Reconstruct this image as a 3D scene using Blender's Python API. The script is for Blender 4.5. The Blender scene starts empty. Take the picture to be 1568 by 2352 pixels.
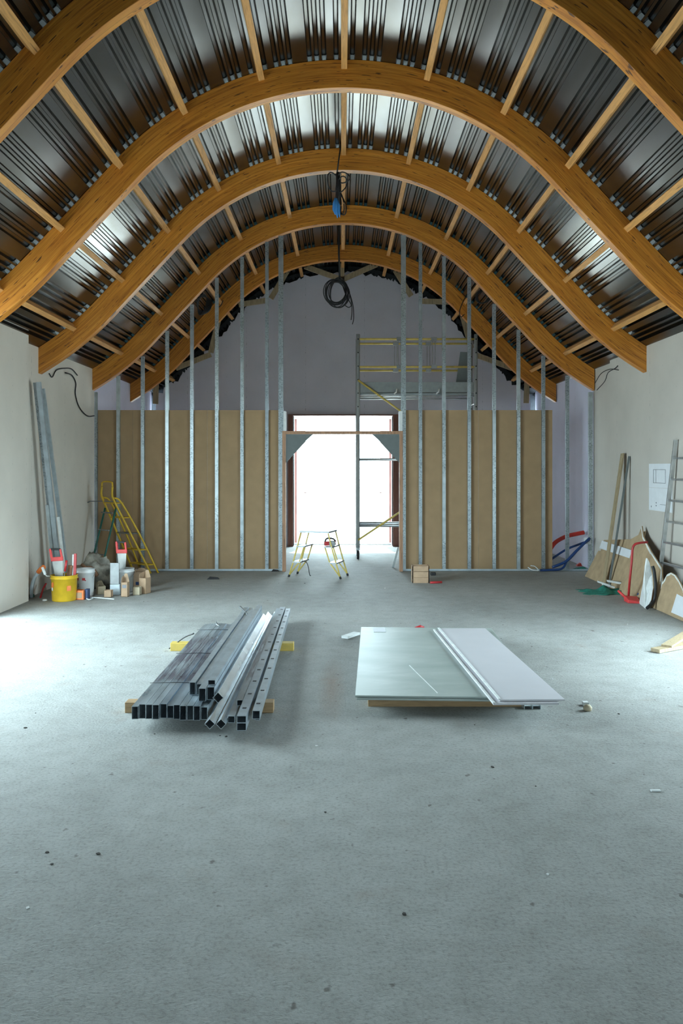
import bpy, bmesh, math, random
from mathutils import Vector, Matrix
random.seed(7)
R = math.radians
SC = bpy.context.scene
COL = SC.collection

# ------------------------------------------------------------------ camera, world, light, exposure
F, CZ, HY, CX = 1829.0, 1.61, 1073.5, 784.0
cam = bpy.data.cameras.new('camera'); cam.sensor_fit = 'VERTICAL'; cam.sensor_height = 36; cam.lens = 28
cam.shift_y = -102.5/2352; cam.clip_start = .05; cam.clip_end = 400
co = bpy.data.objects.new('camera', cam); COL.objects.link(co)
co.location = (0, 0, CZ); co.rotation_euler = (R(90), 0, 0); SC.camera = co
SC.view_settings.view_transform = 'Standard'; SC.view_settings.look = 'None'
SC.view_settings.gamma = 1; SC.view_settings.use_curve_mapping = False
SC.view_settings.exposure = 0.12

W = bpy.data.worlds.new('sky'); SC.world = W; W.use_nodes = True
bg = W.node_tree.nodes['Background']
bg.inputs['Color'].default_value = (.70, .92, 1.0, 1); bg.inputs['Strength'].default_value = 17.0

def sun(rx, rz, e, col):
    l = bpy.data.lights.new('sun', 'SUN'); l.energy = e; l.angle = R(1); l.color = col
    o = bpy.data.objects.new('sun', l); COL.objects.link(o); o.rotation_euler = (R(rx), 0, R(rz))
sun(32, 180, 9.0, (1, .95, .86))      # high sun over the far gable, lights the yard outside

def portal(loc, rot, sx, sy):          # daylight openings of the hall
    l = bpy.data.lights.new('daylight_opening', 'AREA'); l.shape = 'RECTANGLE'; l.size = sx; l.size_y = sy
    l.cycles.is_portal = True
    o = bpy.data.objects.new('daylight_opening', l); COL.objects.link(o); o.location = loc; o.rotation_euler = rot
LD = (4.95, 8.5, 3.05)     # left side doorway: y0, y1, height
RD = (5.2, 7.5, 2.45)       # right side doorway
FW = (-.6, .6, .0, 2.0)  # unseen opening added behind the photographer, sized for fill light
portal((-4.1, (LD[0]+LD[1])/2, LD[2]/2), (0, R(-90), 0), LD[2], LD[1]-LD[0])
portal((4.15, (RD[0]+RD[1])/2, RD[2]/2), (0, R(90), 0), RD[2], RD[1]-RD[0])
portal(((FW[0]+FW[1])/2, -2.75, (FW[2]+FW[3])/2), (R(90), 0, 0), FW[1]-FW[0], FW[3]-FW[2])
portal((.03, 16.6, 1.33), (R(-90), 0, 0), 2.0, 2.66)

# ------------------------------------------------------------------ helpers
def at(px, py, Y): return Vector(((px-CX)*Y/F, Y, CZ-(py-HY)*Y/F))
def flo(px, py, z=0.0):
    Y = (CZ-z)*F/(py-HY); return Vector(((px-CX)*Y/F, Y, z))
def xw(px, Y): return (px-CX)*Y/F
def zw(py, Y): return CZ-(py-HY)*Y/F

class MB:
    def __init__(s): s.bm = bmesh.new(); s.uv = None
    def hexa(s, c):
        v = [s.bm.verts.new(p) for p in c]
        for f in ((0,3,2,1),(4,5,6,7),(0,1,5,4),(1,2,6,5),(2,3,7,6),(3,0,4,7)):
            s.bm.faces.new([v[i] for i in f])
        return s
    def b(s, x0, x1, y0, y1, z0, z1):
        return s.hexa([(x0,y0,z0),(x1,y0,z0),(x1,y1,z0),(x0,y1,z0),(x0,y0,z1),(x1,y0,z1),(x1,y1,z1),(x0,y1,z1)])
    def bar(s, p0, p1, w, h, up=(0,0,1)):
        p0, p1 = Vector(p0), Vector(p1); d = (p1-p0).normalized(); up = Vector(up)
        sd = d.cross(up)
        if sd.length < 1e-4: sd = d.cross(Vector((0,1,0)))
        sd.normalize(); u = sd.cross(d).normalized(); sd *= w/2; u *= h/2
        return s.hexa([p0-sd-u, p0+sd-u, p1+sd-u, p1-sd-u, p0-sd+u, p0+sd+u, p1+sd+u, p1-sd+u])
    def tube(s, pts, r, n=8, closed=False, cap=True):
        pts = [Vector(p) for p in pts]; N = len(pts); rings = []
        ref = None
        for i, p in enumerate(pts):
            a = pts[(i-1) % N] if (closed or i > 0) else p
            c = pts[(i+1) % N] if (closed or i < N-1) else p
            t = (c-a)
            t = t.normalized() if t.length > 1e-9 else Vector((0,0,1))
            if ref is None:
                ref = t.cross(Vector((0,0,1)))
                if ref.length < .1: ref = t.cross(Vector((0,1,0)))
            ref = (ref - t*ref.dot(t)).normalized(); q = t.cross(ref)
            rr = r[i] if isinstance(r, (list, tuple)) else r
            rings.append([s.bm.verts.new(p + (ref*math.cos(2*math.pi*k/n)+q*math.sin(2*math.pi*k/n))*rr) for k in range(n)])
        for i in range(N if closed else N-1):
            A, B = rings[i], rings[(i+1) % N]
            for k in range(n):
                f = s.bm.faces.new((A[k], A[(k+1) % n], B[(k+1) % n], B[k])); f.smooth = True
        if cap and not closed:
            s.bm.faces.new(rings[0][::-1]); s.bm.faces.new(rings[-1])
        return s
    def lathe(s, prof, c=(0,0,0), n=28):
        c = Vector(c); rings = []
        for r, z in prof:
            rings.append([s.bm.verts.new(c+Vector((r*math.cos(2*math.pi*k/n), r*math.sin(2*math.pi*k/n), z))) for k in range(n)])
        for A, B in zip(rings, rings[1:]):
            for k in range(n):
                f = s.bm.faces.new((A[k], A[(k+1) % n], B[(k+1) % n], B[k])); f.smooth = True
        if prof[0][0] > 0: s.bm.faces.new(rings[0][::-1])
        if prof[-1][0] > 0: s.bm.faces.new(rings[-1])
        return s
    def prism(s, pts, off):                 # outline of 3-D points, pushed by off
        off = Vector(off); a = [s.bm.verts.new(p) for p in pts]; b = [s.bm.verts.new(Vector(p)+off) for p in pts]
        n = len(pts); s.bm.faces.new(a[::-1]); s.bm.faces.new(b)
        for i in range(n): s.bm.faces.new((a[i], a[(i+1) % n], b[(i+1) % n], b[i]))
        return s
    def build(s, name, m, parent=None, bevel=0, fix=True):
        if fix: bmesh.ops.recalc_face_normals(s.bm, faces=s.bm.faces)
        me = bpy.data.meshes.new(name); s.bm.to_mesh(me); s.bm.free(); me.materials.append(m)
        o = bpy.data.objects.new(name, me); COL.objects.link(o)
        if parent is not None:
            o.parent = parent; o.matrix_parent_inverse = parent.matrix_world.inverted() if False else Matrix.Translation(-parent.location)
        if bevel:
            md = o.modifiers.new('bevel', 'BEVEL'); md.width = bevel; md.segments = 2; md.limit_method = 'ANGLE'
        return o
def tag(o, label=None, cat=None, group=None, kind=None):
    if label: o['label'] = label
    if cat: o['category'] = cat
    if group: o['group'] = group
    if kind: o['kind'] = kind
    return o
def root(name, loc, label, cat, group=None):
    o = bpy.data.objects.new(name, None); COL.objects.link(o); o.location = Vector(loc); o.empty_display_size = .1
    return tag(o, label, cat, group)
def spline(pts, n=8):
    pts = [Vector(p) for p in pts]; P = [2*pts[0]-pts[1]]+pts+[2*pts[-1]-pts[-2]]; out = []
    for i in range(1, len(P)-2):
        for k in range(n):
            t = k/n; a, b, c, d = P[i-1], P[i], P[i+1], P[i+2]
            out.append(.5*((2*b)+(c-a)*t+(2*a-5*b+4*c-d)*t*t+(3*b-a-3*c+d)*t**3))
    out.append(pts[-1]); return out
NTH = ['zeroth','first','second','third','fourth','fifth','sixth','seventh','eighth','ninth','tenth','eleventh','twelfth','thirteenth','fourteenth']

# ------------------------------------------------------------------ materials
def newmat(name):
    m = bpy.data.materials.new(name); m.use_nodes = True; nt = m.node_tree
    return m, nt, nt.nodes['Principled BSDF']
def N(nt, t, **k):
    n = nt.nodes.new(t)
    for a, v in k.items():
        if a in n.inputs: n.inputs[a].default_value = v
        else: setattr(n, a, v)
    return n
def L(nt, a, b): nt.links.new(a, b)
def coords(nt, scale=(1,1,1), kind='Object', rot=(0,0,0)):
    tc = N(nt, 'ShaderNodeTexCoord'); mp = N(nt, 'ShaderNodeMapping'); mp.inputs['Scale'].default_value = scale
    mp.inputs['Rotation'].default_value = rot
    L(nt, tc.outputs[kind], mp.inputs[0]); return mp.outputs[0]
def ramp(nt, fac, stops):
    r = N(nt, 'ShaderNodeValToRGB'); e = r.color_ramp.elements
    while len(e) < len(stops): e.new(.5)
    for x, (p, c) in zip(e, stops): x.position = p; x.color = (*c, 1) if len(c) == 3 else c
    L(nt, fac, r.inputs[0]); return r.outputs[0]
def noise(nt, vec, sc, det=4, rough=.55, dist=0):
    n = N(nt, 'ShaderNodeTexNoise'); n.inputs['Scale'].default_value = sc; n.inputs['Detail'].default_value = det
    n.inputs['Roughness'].default_value = rough; n.inputs['Distortion'].default_value = dist
    L(nt, vec, n.inputs['Vector']); return n.outputs[0]
def mix(nt, a, b, fac, mode='MIX'):
    m = N(nt, 'ShaderNodeMix', data_type='RGBA', blend_type=mode)
    for i, v in ((6, a), (7, b), (0, fac)):
        if hasattr(v, 'links'): L(nt, v, m.inputs[i])
        else: m.inputs[i].default_value = (*v, 1) if isinstance(v, tuple) else v
    return m.outputs[2]
def bump(nt, p, h, s, d=.01):
    b = N(nt, 'ShaderNodeBump'); b.inputs['Strength'].default_value = s; b.inputs['Distance'].default_value = d
    L(nt, h, b.inputs['Height']); L(nt, b.outputs[0], p.inputs['Normal'])
def math_(nt, op, a, b=0.0):
    m = N(nt, 'ShaderNodeMath', operation=op)
    for i, v in ((0, a), (1, b)):
        if hasattr(v, 'links'): L(nt, v, m.inputs[i])
        else: m.inputs[i].default_value = v
    return m.outputs[0]

def plain(name, c, rough=.6, metal=0, var=.12, sc=14, bmp=0, spec=.5):
    m, nt, p = newmat(name); v = coords(nt)
    n = noise(nt, v, sc)
    L(nt, ramp(nt, n, [(.3, tuple(x*(1-var) for x in c)), (.7, tuple(min(1, x*(1+var)) for x in c))]), p.inputs['Base Color'])
    p.inputs['Roughness'].default_value = rough; p.inputs['Metallic'].default_value = metal
    p.inputs['Specular IOR Level'].default_value = spec
    if bmp: bump(nt, p, noise(nt, v, sc*6), bmp)
    return m
def wood(name, c, kind='Object', stretch=(1,1,1), knots=True, rough=.5, dark=.55):
    m, nt, p = newmat(name); v = coords(nt, stretch, kind)
    g = noise(nt, v, 6, 6, .6, .6)
    c0 = tuple(x*dark for x in c)
    base = ramp(nt, g, [(.28, c0), (.5, c), (.75, tuple(min(1, x*1.22) for x in c))])
    if knots:
        k = noise(nt, v, 3.1, 2, .5)
        base = mix(nt, base, tuple(x*.3 for x in c), ramp(nt, k, [(.70, (0,0,0)), (.76, (1,1,1))]))
    L(nt, base, p.inputs['Base Color']); p.inputs['Roughness'].default_value = rough
    bump(nt, p, g, .15, .003)
    return m
def glulam():
    m, nt, p = newmat('glulam_varnished'); v = coords(nt, (1.3, 34, 1), 'UV')
    g = noise(nt, v, 1.4, 6, .62, .5)
    base = ramp(nt, g, [(.28, (.27, .078, .010)), (.46, (.60, .220, .026)), (.72, (.78, .345, .052))])
    # lamella glue lines
    tc = N(nt, 'ShaderNodeTexCoord'); sp = N(nt, 'ShaderNodeSeparateXYZ'); L(nt, tc.outputs['UV'], sp.inputs[0])
    q = math_(nt, 'FRACT', math_(nt, 'MULTIPLY', sp.outputs[1], 1/.035))
    line = ramp(nt, q, [(0, (1,1,1)), (.05, (0,0,0)), (.95, (0,0,0)), (1, (1,1,1))])
    base = mix(nt, base, (.17, .06, .012), math_(nt, 'MULTIPLY', line, .45))
    # each lamella its own tone
    fl = math_(nt, 'FLOOR', math_(nt, 'MULTIPLY', sp.outputs[1], 1/.035))
    cb = N(nt, 'ShaderNodeCombineXYZ'); L(nt, math_(nt, 'MULTIPLY', sp.outputs[0], .25), cb.inputs[0]); L(nt, math_(nt, 'MULTIPLY', fl, 7.3), cb.inputs[1])
    t = noise(nt, cb.outputs[0], 1.7, 1)
    base = mix(nt, base, ramp(nt, t, [(.3, (.78,.76,.74)), (.7, (1,1,1))]), 1.0, 'MULTIPLY')
    # short dark knots and dashes
    k = noise(nt, coords(nt, (6, 60, 1), 'UV'), 1.0, 2, .5)
    base = mix(nt, base, (.06, .018, .008), ramp(nt, k, [(.645, (0,0,0)), (.68, (.9,.9,.9))]))
    L(nt, base, p.inputs['Base Color']); p.inputs['Roughness'].default_value = .42
    bump(nt, p, g, .08, .003)
    return m
def deckmat():
    m, nt, p = newmat('roof_deck_steel'); v = coords(nt, (1.2, .35, 1.2))
    n = noise(nt, v, 2.2, 5)
    L(nt, ramp(nt, n, [(.3, (.115, .110, .095)), (.7, (.185, .188, .19))]), p.inputs['Base Color'])
    p.inputs['Metallic'].default_value = 1.0
    L(nt, ramp(nt, noise(nt, v, 1.5, 1), [(.3, (.235,)*3), (.7, (.265,)*3)]), p.inputs['Roughness'])
    return m
def concrete():
    m, nt, p = newmat('concrete_screed'); v = coords(nt)
    a = noise(nt, v, .55, 5, .6, .4); b_ = noise(nt, v, 7, 6, .65); c = noise(nt, v, 60, 4, .7)
    base = ramp(nt, a, [(.3, (.32, .328, .315)), (.5, (.41, .418, .405)), (.72, (.48, .49, .475))])
    base = mix(nt, base, ramp(nt, b_, [(.3, (.80,.79,.77)), (.6, (1,1,1))]), .8, 'MULTIPLY')
    base = mix(nt, base, ramp(nt, c, [(.30, (.62,.60,.58)), (.52, (1,1,1))]), .8, 'MULTIPLY')
    # dark specks and reddish smudges
    s = noise(nt, coords(nt, (1, .8, 1)), 16, 2, .5)
    base = mix(nt, base, (.12, .105, .09), ramp(nt, s, [(.70, (0,0,0)), (.76, (.75,.75,.75))]))
    s2 = noise(nt, v, 2.6, 3, .6)
    base = mix(nt, base, (.30, .235, .185), ramp(nt, s2, [(.62, (0,0,0)), (.80, (.45,.45,.45))]))
    # rust run between the two stacks
    tc = N(nt, 'ShaderNodeTexCoord'); mp = N(nt, 'ShaderNodeMapping'); mp.inputs['Location'].default_value = (.6, -5.85*1.05, 0); mp.inputs['Scale'].default_value = (9, 1.05, 1)
    L(nt, tc.outputs['Object'], mp.inputs[0]); gr = N(nt, 'ShaderNodeTexGradient', gradient_type='SPHERICAL'); L(nt, mp.outputs[0], gr.inputs[0])
    base = mix(nt, base, (.34, .20, .13), math_(nt, 'MULTIPLY', math_(nt, 'MULTIPLY', gr.outputs[0], .8), b_))
    L(nt, base, p.inputs['Base Color'])
    L(nt, ramp(nt, a, [(.3, (.66,)*3), (.7, (.82,)*3)]), p.inputs['Roughness']); p.inputs['Specular IOR Level'].default_value = .3
    w = noise(nt, coords(nt, (1, 1.7, 1), rot=(0, 0, .5)), 34, 5, .65, 1.2)
    bump(nt, p, mix(nt, w, c, .35), .75, .008)
    return m
def board_wall(name, c, seam, axis='Y', pitch=1.2, ph=0.0, dots=(.30,.29,.28)):
    """plasterboard: jointed every 1.2 m with dashed filler/screw marks"""
    m, nt, p = newmat(name); v = coords(nt)
    n = noise(nt, v, 1.3, 4)
    base = ramp(nt, n, [(.3, tuple(x*.93 for x in c)), (.7, tuple(min(1, x*1.05) for x in c))])
    tc = N(nt, 'ShaderNodeTexCoord'); sp = N(nt, 'ShaderNodeSeparateXYZ'); L(nt, tc.outputs['Object'], sp.inputs[0])
    ax = sp.outputs['XYZ'.index(axis)]; z = sp.outputs[2]
    q = math_(nt, 'FRACT', math_(nt, 'ADD', math_(nt, 'MULTIPLY', ax, 1/pitch), ph))
    wl = .008/pitch
    ln = ramp(nt, q, [(0, (0,0,0)), (.5-wl, (0,0,0)), (.5, (1,1,1)), (.5+wl, (0,0,0)), (1, (0,0,0))])
    dz = N(nt, 'ShaderNodeCombineXYZ'); L(nt, math_(nt, 'MULTIPLY', z, 1.0), dz.inputs[2]); L(nt, math_(nt, 'FLOOR', math_(nt, 'MULTIPLY', ax, 1/pitch)), dz.inputs[0])
    d = ramp(nt, noise(nt, dz.outputs[0], 11, 5, .8), [(.5, (0,0,0)), (.60, (1,1,1))])
    base = mix(nt, base, seam, math_(nt, 'MULTIPLY', math_(nt, 'MULTIPLY', ln, d), .8))
    q2 = math_(nt, 'FRACT', math_(nt, 'ADD', math_(nt, 'MULTIPLY', ax, 3/pitch), ph*3))
    l2 = ramp(nt, q2, [(0, (0,0,0)), (.485, (0,0,0)), (.5, (1,1,1)), (.515, (0,0,0)), (1, (0,0,0))])
    qz = math_(nt, 'FRACT', math_(nt, 'MULTIPLY', z, 1/.3))
    lz = ramp(nt, qz, [(0, (0,0,0)), (.46, (0,0,0)), (.5, (1,1,1)), (.54, (0,0,0)), (1, (0,0,0))])
    base = mix(nt, base, dots, math_(nt, 'MULTIPLY', math_(nt, 'MULTIPLY', l2, lz), .8))
    L(nt, base, p.inputs['Base Color']); p.inputs['Roughness'].default_value = .85
    return m
def galv(name, c=(.62,.66,.68), rough=.36, printed=0, metal=.9):
    m, nt, p = newmat(name); v = coords(nt, (1,1,1))
    n = noise(nt, v, 9, 4)
    base = ramp(nt, n, [(.3, tuple(x*.72 for x in c)), (.7, c)])
    if printed:   # stencilled print running up the flange
        k = noise(nt, coords(nt, (20, 20, 34)), 1.6, 3, .8)
        big = noise(nt, coords(nt, (1.5, 1.5, .9)), 1.6, 1)
        base = mix(nt, base, (.16, .19, .20), math_(nt, 'MULTIPLY', ramp(nt, k, [(.52, (0,0,0)), (.57, (.7,.7,.7))]), ramp(nt, big, [(.42, (0,0,0)), (.5, (1,1,1))])))
    oi = N(nt, 'ShaderNodeObjectInfo')
    base = mix(nt, base, ramp(nt, oi.outputs['Random'], [(0, (.72,.74,.78)), (1, (1,1,1))]), 1.0, 'MULTIPLY')
    L(nt, base, p.inputs['Base Color']); p.inputs['Metallic'].default_value = metal
    L(nt, ramp(nt, noise(nt, v, 3, 2), [(.3, (rough*.95,)*3), (.7, (rough*1.06,)*3)]), p.inputs['Roughness'])
    return m
def pilesteel():
    m, nt, p = newmat('galvanised_pile_steel'); v = coords(nt, (6, 1, 6))
    n = noise(nt, v, 3, 5)
    base = ramp(nt, n, [(.3, (.34,.40,.44)), (.7, (.66,.74,.79))])
    # violet print patch across the middle of the row
    sp = N(nt, 'ShaderNodeSeparateXYZ'); tc = N(nt, 'ShaderNodeTexCoord'); L(nt, tc.outputs['Object'], sp.inputs[0])
    band = ramp(nt, math_(nt, 'MULTIPLY', math_(nt, 'ADD', sp.outputs[1], -4.0), .25), [(.34, (0,0,0)), (.37, (1,1,1)), (.66, (1,1,1)), (.74, (0,0,0))])
    k = ramp(nt, noise(nt, coords(nt, (34, 2.2, 1)), 1.6, 3, .6), [(.40, (0,0,0)), (.56, (1,1,1))])
    base = mix(nt, base, (.14, .11, .17), math_(nt, 'MULTIPLY', math_(nt, 'MULTIPLY', band, k), .75))
    oi = N(nt, 'ShaderNodeObjectInfo')
    base = mix(nt, base, ramp(nt, oi.outputs['Random'], [(0, (.62,.65,.70)), (1, (1,1,1))]), 1.0, 'MULTIPLY')
    L(nt, base, p.inputs['Base Color']); p.inputs['Metallic'].default_value = .6
    L(nt, ramp(nt, n, [(.3, (.26,)*3), (.7, (.38,)*3)]), p.inputs['Roughness'])
    return m
M = dict(
    glu=glulam(), purlin=wood('sawn_pine', (.62,.31,.10), stretch=(9, .7, 9), rough=.6, dark=.68),
    deck=deckmat(), conc=concrete(),
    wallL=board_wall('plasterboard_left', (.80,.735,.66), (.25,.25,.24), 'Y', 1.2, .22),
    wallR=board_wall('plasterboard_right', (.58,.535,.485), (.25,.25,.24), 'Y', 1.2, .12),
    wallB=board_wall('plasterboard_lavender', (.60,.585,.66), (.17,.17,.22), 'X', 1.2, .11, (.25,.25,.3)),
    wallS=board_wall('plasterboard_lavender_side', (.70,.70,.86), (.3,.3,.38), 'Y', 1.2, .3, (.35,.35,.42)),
    kraft=plain('kraft_board_back', (.37,.245,.135), .8, var=.07, sc=5),
    kraft2=plain('kraft_board_worn', (.46,.33,.20), .8, var=.14, sc=9),
    core=plain('gypsum_core', (.78,.78,.74), .9, var=.06),
    stud=galv('galvanised_stud', (.58,.65,.68), .34, 1, metal=.65), post=plain('scaffold_aluminium', (.46,.49,.50), .45, metal=.2, var=.06), galv=galv('galvanised_plain', (.70,.78,.82), .36, metal=.4),
    pile=pilesteel(), alu=galv('aluminium', (.72,.74,.75), .35, metal=.8),
    black=plain('black_rubber', (.012,.012,.014), .5), insul=plain('dark_membrane', (.022,.028,.034), .8, bmp=.3, sc=20),
    flute_day=plain('pale_flute_daylight', (.78,.83,.86), .5, var=.05),
    frame=wood('door_frame_timber', (.40,.22,.13), stretch=(9,9,.8), knots=False, rough=.6),
    redwood=wood('stained_door_timber', (.20,.085,.062), stretch=(9,9,.7), knots=False, rough=.6),
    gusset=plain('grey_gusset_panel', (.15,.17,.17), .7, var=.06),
    yellow=plain('yellow_paint', (.72,.46,.035), .45, var=.15), paley=plain('worn_yellow_rail', (.66,.50,.13), .5, var=.15),
    green=plain('green_paint', (.03,.16,.13), .5, var=.2),
    bucket=plain('yellow_plastic', (.78,.50,.03), .4, var=.12, sc=8), white=plain('white_plastic', (.80,.82,.83), .4, var=.04),
    paper=plain('white_paper', (.78,.80,.84), .8, var=.03), ink=plain('grey_ink', (.25,.26,.29), .8),
    red=plain('red_paint', (.50,.03,.035), .4), coral=plain('coral_plastic', (.80,.07,.07), .4), orange=plain('orange_plastic', (.85,.22,.05), .45),
    sgalv=galv('stack_steel', (.62,.70,.76), .30, metal=.6), flute_dim=plain('dim_flute_daylight', (.03,.09,.10), .6), shiny=galv('bright_steel', (.80,.86,.90), .26, metal=.8), blue=plain('blue_conduit', (.012,.045,.16), .4), skyblue=plain('blue_cloth', (.04,.22,.55), .7), dblue=plain('navy_label', (.03,.06,.16), .5),
    redtube=plain('red_conduit', (.55,.03,.015), .5), card=plain('cardboard', (.46,.31,.20), .8, var=.1), cardl=plain('pale_cardboard', (.52,.44,.31), .8, var=.12),
    toe=plain('dusty_toe_board', (.27,.30,.31), .6, var=.1), steel=galv('dusty_steel', (.42,.43,.43), .45), blade=galv('saw_blade_steel', (.50,.50,.48), .4, metal=.6),
    sack=plain('dusty_plastic_sack', (.38,.36,.31), .7, var=.45, sc=10, bmp=.5), brown=plain('brown_rag', (.22,.11,.06), .8, var=.3),
    gboard=None, wboard=plain('white_board', (.60,.585,.62), .45, var=.03, sc=3),
    lumber=wood('bearer_timber', (.42,.27,.14), stretch=(.8,9,9), rough=.7), lumberY=wood('plank_timber', (.40,.31,.19), stretch=(9,9,.7), knots=False, rough=.7),
    ybear=plain('yellow_formwork_timber', (.70,.50,.12), .6, var=.1), teal=plain('green_netting', (.02,.20,.15), .7, var=.3, sc=40, bmp=.5),
    gravel=plain('pale_yard_gravel', (.62,.60,.56), .9, var=.1, sc=3), hedge=plain('sunlit_hedge', (.30,.36,.22), .9, var=.4, sc=6),
    debris=plain('dark_debris', (.05,.045,.04), .9), wtile=plain('white_offcut', (.74,.76,.76), .7),
    pipe=plain('pale_blue_hose', (.58,.66,.74), .4), dust=plain('dust_heap', (.30,.28,.24), .9, var=.3, sc=30, bmp=.6))
def greenboard():
    m, nt, p = newmat('pale_green_board'); v = coords(nt, (1.0, 2.6, 1))
    n = noise(nt, v, 1.6, 5, .6, .3)
    L(nt, ramp(nt, n, [(.3, (.31,.365,.345)), (.55, (.38,.43,.41)), (.75, (.48,.52,.50))]), p.inputs['Base Color'])
    p.inputs['Roughness'].default_value = .42
    return m
M['gboard'] = greenboard()

# ------------------------------------------------------------------ vault geometry
X0 = .027; RA, TM, RB = 3.1, R(47), 3.72; APX = 5.685
S1 = RA*TM; XS = RA*math.sin(TM); ZS = APX-RA*(1-math.cos(TM))
S2 = S1+(3.15-XS)/math.cos(TM); ZS2 = ZS-(3.15-XS)*math.tan(TM); S3 = S2+RB*R(15)
def vault(s, h=0.0):
    """point on the vault's outer line at arc length s, h above it (along the normal); world x, z"""
    a = abs(s); sg = 1 if s >= 0 else -1
    if a <= S1: th = a/RA; x = RA*math.sin(th); z = APX-RA*(1-math.cos(th))
    elif a <= S2: th = TM; x = XS+(a-S1)*math.cos(th); z = ZS-(a-S1)*math.sin(th)
    else:
        th = TM-min(a, S3)/RB+S2/RB; th0 = TM
        x = 3.15+RB*(math.sin(th0)-math.sin(th)); z = ZS2-RB*(math.cos(th)-math.cos(th0))
        if a > S3: x += (a-S3)*math.cos(th); z -= (a-S3)*math.sin(th)
    x += h*math.sin(th); z += h*math.cos(th)
    return X0+sg*x, z, sg*th
def intrados_z(x):
    x = abs(x-X0)+.04; best = None
    for i in range(480):
        vx, vz, _ = vault(i*.01, -.28)
        if best is None or abs(vx-X0-x) < best[0]: best = (abs(vx-X0-x), vz)
    return best[1]
def roof_z(x):
    x = abs(x-X0); best = None
    for i in range(500):
        vx, vz, _ = vault(i*.01)
        if best is None or abs(vx-X0-x) < best[0]: best = (abs(vx-X0-x), vz)
    return best[1]
PS = .86
CH = [.08, .20, .272, .344, .54, .61, .68, .795]
ARCH_Y = [5.75, 7.955, 10.16, 12.36, 14.57]; AT = .12

# ------------------------------------------------------------------ the shell
YB, YF = 16.2, -2.6
o = MB(); o.b(-9, 9, YF-.4, YB+.3, -.2, 0)
tag(o.build('floor', M['conc']), kind='structure')
o = MB(); o.b(-60, 60, -50, 120, -.35, -.205)
tag(o.build('ground', M['gravel']), kind='structure')
# corrugated deck
prof = []
side = []
for k in range(6):
    for c in CH:
        s = k*PS+c
        if s < 4.9: side += [(s-.025, 0), (s-.012, .055), (s+.012, .055), (s+.025, 0)]
side.append((5.0, 0))
prof = [(-s, h) for s, h in side[::-1]]+[(0, 0)]+side
bm = bmesh.new(); prev = None
for s, h in prof:
    x, z, _ = vault(s, h+.001)
    cur = [bm.verts.new((x, y, z)) for y in (YF-.3, YB+.45)]
    if prev: bm.faces.new((prev[0], cur[0], cur[1], prev[1]))
    prev = cur
d = MB(); d.bm.free(); d.bm = bm
tag(d.build('ceiling', M['deck'], fix=False), kind='structure')
# outer roof skin so the deck has depth
bm = bmesh.new(); prev = None
for i in range(-50, 51):
    x, z, _ = vault(i*.1, .16)
    cur = [bm.verts.new((x, y, z)) for y in (YF-.4, YB+.6)]
    if prev: bm.faces.new((prev[0], cur[0], cur[1], prev[1]))
    prev = cur
d = MB(); d.bm.free(); d.bm = bm
tag(d.build('trim_1', M['insul'], fix=False), kind='structure')

def sidewall(name, mat, x0, x1, y0, y1, hole=None, z1=3.28):
    m = MB()
    if hole:
        a, b, h = hole
        m.b(x0, x1, y0, a, 0, z1); m.b(x0, x1, b, y1, 0, z1); m.b(x0, x1, a, b, h, z1)
    else: m.b(x0, x1, y0, y1, 0, z1)
    return tag(m.build(name, mat), kind='structure')
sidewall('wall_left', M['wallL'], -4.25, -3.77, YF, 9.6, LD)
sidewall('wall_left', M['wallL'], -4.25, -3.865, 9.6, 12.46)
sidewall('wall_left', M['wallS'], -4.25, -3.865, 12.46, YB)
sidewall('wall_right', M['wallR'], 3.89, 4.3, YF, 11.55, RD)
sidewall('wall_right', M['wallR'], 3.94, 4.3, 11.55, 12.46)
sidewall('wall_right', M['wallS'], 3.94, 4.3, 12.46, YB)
# far gable with its doorway and ragged top edge
DX0, DX1, DH = xw(673, YB), xw(902, YB), 2.66
pts = [Vector((-3.9, YB, 0)), Vector((DX0, YB, 0)), Vector((DX0, YB, DH)), Vector((DX1, YB, DH)), Vector((DX1, YB, 0)), Vector((3.95, YB, 0))]
top = []
random.seed(3)
s = 4.75
while s > -4.75:
    j = random.choice([.06, .08, .12, .15, .10])
    x, z, _ = vault(s, -j); top.append(Vector((max(-3.88, min(3.93, x)), YB, z))); s -= random.uniform(.05, .11)
g = MB(); g.prism(pts+top, (0, .35, 0))
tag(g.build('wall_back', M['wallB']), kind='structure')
g = MB()
pts = [Vector((DX0-.3, YB+.36, DH+.02)), Vector((DX1+.3, YB+.36, DH+.02)), Vector((4.2, YB+.36, DH+.02))]
top = [Vector((vault(s_*.1, .12)[0], YB+.36, vault(s_*.1, .12)[1])) for s_ in range(50, -51, -1)]
g.prism([Vector((4.2, YB+.36, DH+.02))]+top+[Vector((-4.2, YB+.36, DH+.02))], (0, .06, 0))
tag(g.build('wall_back', M['insul']), kind='structure')
# dark torn membrane flaps in front of the gable's ragged edge
g = MB()
for sg in (-1, 1):
    s = .1
    while s < 4.3:
        w = random.uniform(.06, .14); j = random.uniform(.06, .15)
        a = vault(sg*s, 0); b = vault(sg*(s+w), 0); c = vault(sg*(s+w*.6), -j); e = vault(sg*(s+w*.1), -j*.8)
        y = YB-.03-random.random()*.05
        g.prism([Vector((a[0], y, a[1])), Vector((b[0], y, b[1])), Vector((c[0], y-.02, c[1])), Vector((e[0], y-.02, e[1]))], (0, .006, 0))
        s += w*.8
tag(g.build('trim_2', M['insul']), kind='structure')
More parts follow.
